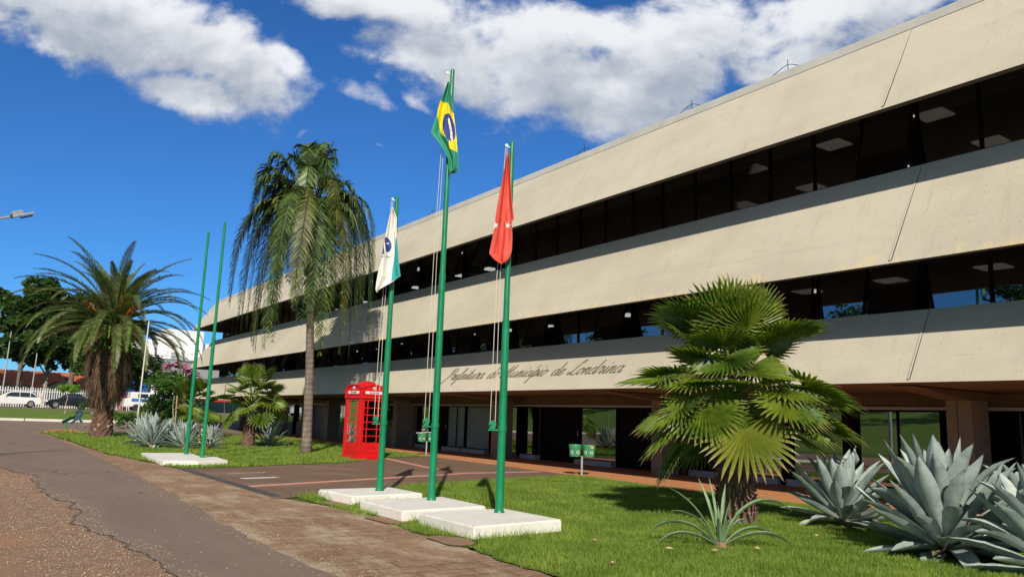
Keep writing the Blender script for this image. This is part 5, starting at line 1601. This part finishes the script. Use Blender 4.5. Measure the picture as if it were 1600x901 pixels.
def tree_row():
    G = 'big trees behind the white fence'
    specs = [(-2.0, 99, 13.5, .30), (1.4, 100, 12.5, .26), (4.0, 96.5, 13.8, .30), (6.6, 99, 12.8, .26), (8.8, 97, 12.6, .34), (11.2, 99, 11.6, .30), (13.6, 96.8, 10.2, .24), (-6, 98, 13, .3)]
    names = ['dark leafy tree with its trunk at the left edge of the picture behind the fence', 'dark tree behind the fence above the bonnet of the white car', 'tallest dark tree behind the fence above the white car roof', 'slim dark tree behind the fence over the tail of the white car',
             'thick-trunked tree behind the fence between the two parked cars', 'dark tree behind the fence above the dark car', 'dark tree behind the fence hidden mostly by the date palm skirt', 'dark tree beyond the left edge behind the fence']
    for i, (x, y, H, r) in enumerate(specs):
        rd = random.Random(60 + i); cl = []
        for q in range(16):
            a = rd.uniform(0, 6.28); z = H * rd.uniform(.36, .90); rr = rd.uniform(.4, 2.6); cl.append(((rr * math.cos(a), rr * math.sin(a) * .8, z), (rd.uniform(1.2, 2.1), rd.uniform(1.2, 2.0), rd.uniform(.7, 1.3))))
        cl.append(((0, 0, H * .93), (1.4, 1.4, .9)))
        tree('tree', (x, y, rise(y)), names[i], 'tree', H, r, cl, 13000, .27, 'tree_leaf', 60 + i, 'bark_pale' if i in (1, 3) else 'bark', G)


tree_row()
# lower dark foliage mass further back, keeps the skyline closed
for i, (x, y, H, lab) in enumerate([(16.5, 104, 8.0, 'round dark tree right of the date palm in front of the white building'), (-12, 118, 11, 'far tree beyond the left edge of the picture'), (23, 112, 5.5, 'low tree at the foot of the white building')]):
    rd = random.Random(90 + i); cl = [((rd.uniform(-2, 2), rd.uniform(-2, 2), H * rd.uniform(.4, .85)), (2.0, 2.0, 1.4)) for q in range(6)]
    tree('tree', (x, y, rise(y)), lab, 'tree', H, .3, cl, 3600, .2, 'tree_leaf', 90 + i)
tree('young_tree', (6.75, 76, rise(76)), 'young yellow-green tree with thin pale trunk in the strip before the dark car', 'tree', 2.6, .06, [((0, 0, 2.0), (.9, .9, .5)), ((.5, 0, 2.2), (.6, .6, .4)), ((-.5, .1, 2.1), (.6, .6, .4))], 1400, .10, 'tree_leaf_bright', 5, 'bark_pale')
tree('flowering_tree', (9.9, 50.5, 0), 'round leafy bush-like tree with pink blossoms behind the bare flagpoles', 'flowering tree', 4.2, .12,
     [((0, 0, 2.4), (1.5, 1.5, 1.1)), ((.6, -.2, 3.0), (1.1, 1.1, .9)), ((-.7, 0, 2.7), (1.0, 1.0, .9)), ((0, .2, 1.5), (1.6, 1.5, .7)), ((.9, 0, 1.7), (1.0, 1, .7)), ((-.9, 0, 1.6), (1, 1, .7))], 7000, .105, 'bush_leaf', 6, 'bark',
     extra=lambda t, rd: (lambda mb: ([mb.add([(c := Vector(q) + Vector((rd.gauss(0, .16), rd.gauss(0, .16), rd.gauss(0, .12)))) + Vector((rd.uniform(-.05, .05), rd.uniform(-.05, .05), rd.uniform(-.05, .05))) for _ in range(3)], [(0, 1, 2)]) for q in [(.7, -.9, 3.65), (.4, -1.0, 3.9), (-.5, -.8, 3.85), (.1, -.6, 4.0), (1.1, -.6, 3.4)] for _k in range(34)], mb.build('blossom', 'flower_pink', t)))(MB()))
# dark hedge-like shrubs along the verge behind the flagpoles
for i, (x, y, s, lab) in enumerate([(8.4, 55, 1.0, 'low dark shrub left of the pink flowering tree'), (11.4, 56.5, 1.1, 'low dark shrub right of the pink flowering tree'), (13.9, 58, .8, 'small shrub at the far corner of the building'), (9.6, 84.0, .9, 'small shrub behind the tail of the dark car')]):
    tree('shrub', (x, y, rise(y)), lab, 'shrub', 1.4 * s, .05, [((q * .5 * s - .6 * s, .1 * q, .55 * s + .1 * (q % 2)), (.6 * s, .6 * s, .5 * s)) for q in range(4)], 1400, .10, 'bush_leaf', 30 + i, 'bark', 'dark shrubs', limbs=False)


def sapling(loc, h, label, lean, stake=None):
    t = empty('sapling', loc, label, 'sapling', 'bare saplings')
    mb = MB(); rd = random.Random(int(h * 100))
    pts = [Vector((lean * (i / 7) + .02 * math.sin(i * 2), 0, h * i / 7)) for i in range(8)]; mb.tube(pts, [.03 * (1 - .6 * i / 7) for i in range(8)], 6)
    mb.tube([pts[5], pts[5] + Vector((.2, -.1, .1)), pts[5] + Vector((.38, -.2, .3))], [.014, .012, .006], 5); mb.build('trunk', 'bark_pale' if stake else 'bark', t)
    if stake:
        mb = MB(); mb.tube([(.08, 0, 0), (.02, 0, stake)], .025, 6); mb.build('stake', 'stake_wood', t)
    mb = MB(); mb.tube([(0, 0, -.02), (0, 0, .1)], [.22, .1], 9); mb.build('soil_mound', 'terracotta_stub', t)


sapling((6.55, 32.3, 0), 1.9, 'thin sapling tied to a yellowish stake between the two groups of small agaves', -.1, 1.9)
sapling((9.0, 34.5, 0), 2.5, 'bare dark sapling with one side twig left of the small fan palm', -.1)

mb = MB(); mb.tube([(0, 0, 0), (.0, 0, 2.4), (.02, 0, 5.0)], [.035, .03, .025], 8)
tag(mb.build('white_pipe', 'pipe_white', loc=(5.8, 35.6, 0)), 'tall thin white pipe leaning behind the blue-grey agave by the date palm', 'pipe')

# ------------------------------------------------------------ small garden things
t = empty('garden_sign', (4.25, 46.3, 0), 'small green lawn sign with a slanted plate on a single leg', 'sign')
mb = MB(); mb.box(-.03, -.03, 0, .03, .03, .62); mb.build('leg', 'green_paint', t)
mb = MB(); mb.box(-.32, -.2, -.012, .32, .2, .012); mb.build('plate', 'bin_green', t, loc=(.06, 0, .68), rot=(R(-25), R(-30), 0))
t = empty('ribbon_sculpture', (5.55, 54.5, rise(54.5)), 'dark blue looped ribbon sculpture on a thin stake in the grass strip', 'sculpture')
mb = MB(); pts = [Vector((-.42, 0, .35)), Vector((-.15, 0, .62)), Vector((.18, 0, .95)), Vector((.27, .02, 1.22)), Vector((.08, .03, 1.42)), Vector((-.14, .02, 1.25)), Vector((-.08, 0, .95)), Vector((.14, -.04, .66)), Vector((.32, -.05, .45))]
sp = []
for i in range(len(pts) - 1):
    for k in range(4): sp.append(pts[i].lerp(pts[i + 1], k / 4))
sp.append(pts[-1]); vs = []; fs = []
sp = [Vector((p.x * .8, p.y, p.z * .75)) for p in sp]
for i, p in enumerate(sp):
    d = (sp[min(i + 1, len(sp) - 1)] - sp[max(i - 1, 0)]).normalized(); n = Vector((-d.z, 0, d.x)) * .065
    vs += [p - n - Vector((0, .012, 0)), p + n - Vector((0, .012, 0)), p + n + Vector((0, .012, 0)), p - n + Vector((0, .012, 0))]
    if i: a = 4 * i - 4; b = 4 * i; fs += [(a, a + 1, b + 1, b), (a + 1, a + 2, b + 2, b + 1), (a + 2, a + 3, b + 3, b + 2), (a + 3, a, b, b + 3)]
mb.add(vs, fs); mb.build('ribbon', 'ribbon_blue', t)
mb = MB(); mb.tube([(0, .03, 0), (0, .03, .9)], .015, 5); mb.build('stake', 'dark_metal', t)
t = empty('blue_bin', (8.1, 47.3, 0), 'small blue rubbish bin on a post at the far end of the lawn', 'litter bin')
mb = MB(); mb.tube([(0, 0, .3), (0, 0, .78), (0, 0, .82)], [.19, .24, .26], 12); mb.build('bin', 'bin_blue', t)
mb = MB(); mb.tube([(0, .02, 0), (0, .02, .4)], .03, 6); mb.build('post', 'dark_metal', t)
rd = random.Random(8); mb = MB()
for k in range(900):
    r = rd.random() ** .5; a = rd.random() * 6.28; x = r * math.cos(a) * .9; y = r * math.sin(a) * 1.6; z = .16 * (1 - r * r)
    v = Vector((rd.uniform(-1, 1), rd.uniform(-1, 1), rd.uniform(0, .8))) * .12; w_ = Vector((v.y, -v.x, 0)) * .12
    mb.add([Vector((x, y, z)) - w_, Vector((x, y, z)) + w_, Vector((x, y, z)) + v], [(0, 1, 2)])
tag(mb.build('dry_grass_heap', 'straw', loc=(4.1, 45.3, 0)), kind='stuff')

# street lamp reaching in from the left
t = empty('street_lamp', (-1.9, 21.3, 0), 'grey street lamp whose head on a slanted arm at the left edge of the sky', 'street lamp')
mb = MB(); mb.tube([(0, 0, 0), (0, 0, 3), (0, 0, 5.2)], [.09, .07, .05], 12); mb.build('pole', 'galvanized', t)
mb = MB(); mb.tube([(0, 0, 5.1), (.9, .32, 5.33), (1.75, .6, 5.65), (2.2, .72, 5.84)], [.032, .03, .028, .025], 8); mb.build('arm', 'galvanized', t)
hd = MB(); q = Matrix.Rotation(R(17), 4, 'Z') @ Matrix.Rotation(R(-24), 4, 'Y'); hd.bbox((2.42, .78, 5.93), .50, .18, .05, q, 0, .02); hd.bbox((2.30, .74, 5.95), .24, .13, .11, q, 0, .02)
h_ = hd.build('head', 'galvanized', t); hd = MB(); hd.bbox((2.5, .81, 5.905), .26, .11, .03, q, 0, .008); hd.bbox((2.22, .72, 5.85), .12, .09, .07, q, 0, .01); hd.build('lens', 'dark_metal', h_)

# ------------------------------------------------------------ parked cars


def car(loc, rz, label, body_mat, L, Hh, wagon=True):
    t = empty('parked_car', loc, label, 'car', 'cars parked along the far street', rz); W = 1.72
    if wagon: prof = [(-L / 2, .42), (-L / 2 + .05, .72), (-L / 2 + .35, .86), (-L / 2 + 1.15, .98), (-L / 2 + 1.95, Hh - .04), (-L / 2 + 2.5, Hh), (L / 2 - .9, Hh - .03), (L / 2 - .25, 1.02), (L / 2 - .06, .95), (L / 2, .5), (L / 2 - .05, .28), (-L / 2 + .05, .26)]
    else: prof = [(-L / 2, .40), (-L / 2 + .06, .66), (-L / 2 + .4, .80), (-L / 2 + 1.05, .92), (-L / 2 + 1.75, Hh - .04), (-L / 2 + 2.2, Hh), (L / 2 - 1.2, Hh - .03), (L / 2 - .5, 1.02), (L / 2 - .06, .94), (L / 2, .5), (L / 2 - .05, .28), (-L / 2 + .05, .26)]
    bm = bmesh.new(); n = len(prof); rings = []
    for (yy, k) in ((-W / 2, 0), (-W / 2 + .12, 1), (W / 2 - .12, 1), (W / 2, 0)):
        ring = []
        for (x, z) in prof:
            top = max(0, (z - .95) / (Hh - .95)); yv = yy * (1 - .17 * top); zz = z if k else z - .03 * (z > .9)
            ring.append(bm.verts.new((x, yv, zz)))
        rings.append(ring)
    for a, b in zip(rings[:-1], rings[1:]):
        for i in range(n): bm.faces.new((a[i], a[(i + 1) % n], b[(i + 1) % n], b[i]))
    bm.faces.new(rings[0]); bm.faces.new(list(reversed(rings[-1]))); bmesh.ops.recalc_face_normals(bm, faces=bm.faces)
    me = bpy.data.meshes.new('body'); bm.to_mesh(me); bm.free(); me.materials.append(MATS[body_mat]); o = bpy.data.objects.new('body', me); COL.objects.link(o); o.parent = t
    bv = o.modifiers.new('bevel', 'BEVEL'); bv.width = .05; bv.segments = 3; bv.limit_method = 'ANGLE'
    x0 = prof[3][0]; x1 = prof[7][0]
    for s in (-1, 1):
        segs = [(x0 + .28, x0 + 1.5), (x0 + 1.56, x0 + 2.35)] + ([(x0 + 2.41, x1 - .10)] if wagon else [])
        for (a, b) in segs:
            def roofz(x): return np.interp(x, [p[0] for p in prof[3:8]], [p[1] for p in prof[3:8]]) - .09
            m = MB(); ys = lambda z: s * (W / 2 * (1 - .17 * max(0, (z - .95) / (Hh - .95))) + .004)
            pts = [(a, .97), (b, .97), (b, max(.99, roofz(b))), ((a + b) / 2, max(.99, roofz((a + b) / 2))), (a + (.45 if a < x0 + .5 else 0), max(.99, roofz(a + (.45 if a < x0 + .5 else 0))))]
            m.add([(x, ys(z), z) for x, z in pts] + [(x, ys(z) - s * .02, z) for x, z in pts], [tuple(range(5)), tuple(range(9, 4, -1))] + [(i, (i + 1) % 5, (i + 1) % 5 + 5, i + 5) for i in range(5)]); m.build('side_window', 'car_glass', t)
    for (xa, xb) in ((3, 4), (6 if wagon else 6, 7)):
        (ax, az), (bx_, bz) = prof[xa], prof[xb]; m = MB(); d = Vector((bz - az, 0, -(bx_ - ax))).normalized() * (-1 if xa == 3 else -1) ; d = d * (.008)
        if d.z < 0: d = -d
        p = lambda k, yy: Vector((ax + (bx_ - ax) * k, yy, az + (bz - az) * k)) + d * 1.0
        m.add([p(.12, -.62), p(.12, .62), p(.88, .56), p(.88, -.56), p(.12, -.62) - d * 1.6, p(.12, .62) - d * 1.6, p(.88, .56) - d * 1.6, p(.88, -.56) - d * 1.6], [(0, 1, 2, 3), (7, 6, 5, 4), (0, 4, 5, 1), (1, 5, 6, 2), (2, 6, 7, 3), (3, 7, 4, 0)]); m.build('windscreen' if xa == 3 else 'rear_window', 'car_glass', t)
    for xw in (-L / 2 + .85, L / 2 - .85):
        for s in (-1, 1):
            m = MB(); m.tube([(xw, s * (W / 2 - .2), .33), (xw, s * (W / 2 + .012), .33)], .325, 20); wh = m.build('wheel', 'tyre', t)
            m = MB(); m.tube([(xw, s * (W / 2 + .0), .33), (xw, s * (W / 2 + .022), .33)], [.215, .20], 14); m.build('rim', 'rim', wh)
    for s in (-1, 1):
        m = MB(); m.bbox((-L / 2 + .10, s * .62, .70), .14, .34, .13, bev=.02); m.build('headlight', 'lamp_clear', t)
        m = MB(); m.bbox((L / 2 - .05, s * .70, .85), .10, .18, .26, bev=.02); m.build('tail_light', 'lamp_red', t)
        m = MB(); m.bbox((x0 + .45, s * (W / 2 + .06), 1.0), .12, .14, .12, bev=.03); m.build('mirror', body_mat, t)
    return t


car((3.35, 87.4, rise(88) + .004), R(2), 'white estate car parked by the fence at the left edge', 'car_white', 4.5, 1.48, True)
car((7.95, 87.6, rise(88) + .004), R(2), 'dark hatchback parked by the fence, right behind the white car', 'car_dark', 4.0, 1.46, False)
# white van with a blue stripe at the far shop front


def van(loc):
    t = empty('parked_van', loc, 'white and blue van parked before the shops at the foot of the white building', 'van', rz=0)
    m = MB(); m.bbox((0, 0, 1.15), 4.6, 1.8, 1.55, bev=.18); m.bbox((-2.5, 0, .8), .7, 1.7, .9, bev=.16); b = m.build('body', 'car_white', t)
    m = MB(); m.box(-2.2, -.93, .95, 2.2, -.905, 1.25); m.build('stripe', 'blue_panel', b)
    for xx in (-1.6, -.5, .7): m = MB(); m.box(xx, -.93, 1.35, xx + .95, -.905, 1.75); m.build('side_window', 'car_glass', t)
    for xx in (-1.7, 1.5):
        for s in (-1, 1): m = MB(); m.tube([(xx, s * .72, .34), (xx, s * .93, .34)], .34, 16); m.build('wheel', 'tyre', t)


van((16.0, 90.4, rise(90)))

# ------------------------------------------------------------ fence, house, white building, wires
t = empty('picket_fence', (0, 93.2, 1.05), 'long white metal picket fence along the far street behind the cars', 'fence')
mb = MB()
x = -14.0
while x < 18.4:
    mb.box(x, -.02, 0, x + .085, .02, 1.95 + .05 * math.sin(x * 9)); x += .215
mb.build('pickets', 'fence_white', t)
mb = MB(); mb.box(-14, .021, .3, 18.4, .06, .36); mb.box(-14, .021, 1.6, 18.4, .06, 1.66); mb.build('rail', 'fence_white', t)
for x in (12.9, 18.5): m = MB(); m.bbox((x, 0, 1.1), .32, .32, 2.2, bev=.02); m.build('gatepost', 'fence_white', t)
t = empty('red_post', (13.35, 92.6, 1.05), 'slanted red sign post beside the white gatepost', 'post'); mb = MB(); mb.tube([(0, 0, 0), (.12, 0, 2.2)], .12, 8); mb.build('post', 'awning_red', t)

h = empty('house', (8.6, 108, 1.05), 'low cream house with orange tiled roofs behind the trees and the fence', 'house')
mb = MB(); mb.box(-8, 0, 0, 3.0, 8, 2.6); mb.box(-1.6, -2.0, 0, 2.6, 0, 2.2); mb.build('wall', 'house_wall', h)
mb = MB(); mb.add([(-8.5, -.6, 2.5), (3.4, -.6, 2.5), (3.4, 4, 4.3), (-8.5, 4, 4.3), (-8.5, 8.6, 2.5), (3.4, 8.6, 2.5)], [(0, 1, 2, 3), (3, 2, 5, 4), (0, 3, 4), (1, 5, 2)]); mb.add([(-2.1, -2.5, 2.15), (3.0, -2.5, 2.15), (.45, -2.5, 3.5), (-2.1, 1, 2.15), (3.0, 1, 2.15), (.45, 1, 3.5)], [(0, 2, 5, 3), (1, 4, 5, 2)]); mb.build('roof', 'roof_tile', h)
mb = MB(); mb.add([(-1.7, -2.35, 2.2), (2.6, -2.35, 2.2), (.45, -2.35, 3.35)], [(0, 1, 2)]); mb.build('gable', 'house_wall', h)
for x in (-6.5, -4.2, .0): m = MB(); m.box(x, -.03 if x < -2 else -2.03, .9, x + 1.1, .0 if x < -2 else -2.0, 2.0); m.build('window', 'car_glass', h)

b = empty('white_building', (27, 121, 1.05), 'large white building with a grey metal band at the end of the street', 'building')
mb = MB(); mb.box(-10.2, 0, 0, 22, 26, 7.2); mb.build('wall', 'wb_white', b)
mb = MB(); mb.box(-12.2, -1.6, 4.75, 22, 0.0, 7.35); mb.box(-12.2, 0, 4.75, -10.25, 22, 7.35); mb.build('fascia', 'wb_grey', b)
mb = MB(); mb.box(-9.6, 3, 7.2, 20, 24, 10.2); mb.box(-4.7, 2.0, 7.35, .9, 9, 11.9); mb.build('tower', 'wb_white', b)
mb = MB(); mb.box(-11.2, -.5, .6, -6.3, .0, 4.7)
mb.build('blue_glazing', 'wb_blue', b)
mb = MB(); mb.box(-12.3, -2.4, 1.55, 9, -.02, 1.85); mb.build('awning', 'awning_red', b)
mb = MB(); mb.box(-11, -.06, 0, 9, .0, 1.5); mb.build('shopfront', 'car_glass', b)
mb = MB(); mb.box(9.5, -.3, .2, 13.5, 0, 1.3); mb.build('blue_sign', 'blue_panel', b)
# rooftop railing and small plant
mb = MB()
for k in range(14): mb.tube([(-4.5 + k * .7, -.6, 7.35), (-4.5 + k * .7, -.6, 8.3)], .03, 4)
mb.tube([(-4.5, -.6, 8.3), (4.6, -.6, 8.3)], .03, 4); mb.bbox((-3.2, .6, 7.9), .9, .9, 1.1, bev=.05); mb.bbox((-2.1, .5, 8.1), .4, .5, 1.5, bev=.05); mb.build('rooftop_plant', 'galvanized', b)
# black wavy decoration on the white wall
mb = MB(); rd = random.Random(12)
for k in range(16):
    x = -6.1 + rd.random() * 4.2; z = 3.2 + rd.random() * 1.3 if k < 10 else 1.9 + rd.random() * 1.6
    for q in range(5): mb.box(x + q * .16, -.03, z + .25 * math.sin(q + k), x + q * .16 + .2, -.004, z + .25 * math.sin(q + k) + .12)
mb.build('wall_graphic', 'dark_metal', b)

for i, (x, y, H, lab) in enumerate([(2.6, 93.9, 7.5, 'thin pale utility pole behind the white car'), (20.9, 100, 6.4, 'slim utility pole in front of the white building'), (5.1, 94.1, 5.5, 'thin white pole beside the tree trunks behind the white car'), (-14, 94, 8, 'utility pole beyond the left edge')]):
    t = empty('utility_pole', (x, y, rise(y)), lab, 'utility pole', 'utility poles on the far street')
    mb = MB(); mb.tube([(0, 0, 0), (.05, 0, H)], [.07, .05], 8); mb.build('pole', 'galvanized', t)
    if i in (1, 3): mb = MB(); mb.box(-.9, -.05, H - .5, .9, .05, H - .38); mb.bbox((.1, -.2, H - 1.1), .35, .35, .5, bev=.05); mb.build('crossarm', 'dark_metal', t)
for i, (z0, z1, yy, lab) in enumerate([(8.6, 6.7, 94, 'highest black power line across the trees'), (8.0, 6.3, 93.7, 'second black power line below the highest one'), (7.2, 5.6, 93.5, 'third black power line from the top'), (6.3, 5.1, 94.3, 'lowest sagging cable of the power lines')]):
    mb = MB(); pts = []
    for k in range(25):
        s = k / 24; x = -14 + (34.9) * s; pts.append((x, yy + 6 * s, z0 + (z1 - z0) * s - .9 * 4 * s * (1 - s) * .5 + .8))
    mb.tube(pts, .022, 4); tag(mb.build('power_line', 'wire'), lab, 'power line', 'power lines')
# cables in front of the white building
mb = MB(); mb.tube([(20.9 + k * 1.6, 100 + k * .6, 6.9 - .012 * k * (14 - k)) for k in range(15)], .025, 4); tag(mb.build('power_line', 'wire'), 'cable crossing in front of the white wall towards the office building', 'power line', 'power lines')

# ------------------------------------------------------------ park opposite the building (seen only mirrored in the glass)
mb = MB(); HX = [-14, -22, -34, -50, -80, -160]; HZ = [.0, .5, 2.4, 5.0, 7.6, 8.2]; HY = [-200, -60, 0, 40, 90, 150, 260]
vs = [(x, y, z) for y in HY for x, z in zip(HX, HZ)]; nx = len(HX)
mb.add(vs, [(j * nx + i, (j + 1) * nx + i, (j + 1) * nx + i + 1, j * nx + i + 1) for j in range(len(HY) - 1) for i in range(nx - 1)])
tag(mb.build('hill', 'verge_ground'), kind='structure')
words = ['nearest', 'second', 'third', 'fourth', 'fifth', 'sixth', 'seventh', 'eighth', 'ninth', 'tenth', 'eleventh', 'twelfth', 'thirteenth', 'fourteenth', 'fifteenth', 'sixteenth', 'seventeenth', 'eighteenth']
for i in range(18):
    x, y, H = -46 - 6 * (i % 3), -34 + 9.5 * i, 10 + (i * 5) % 4
    rd = random.Random(200 + i); cl = [((rd.uniform(-3.5, 3.5), rd.uniform(-4, 4), H * rd.uniform(.25, .9)), (2.8, 2.8, 1.9)) for q in range(9)]
    tree('park_tree', (x, y, float(np.interp(-x, [-q for q in HX], HZ))), words[i] + ' tree of the park row on the slope across the road', 'tree', H, .3, cl, 2200, .34, 'tree_leaf', 200 + i, group='park trees across the road')
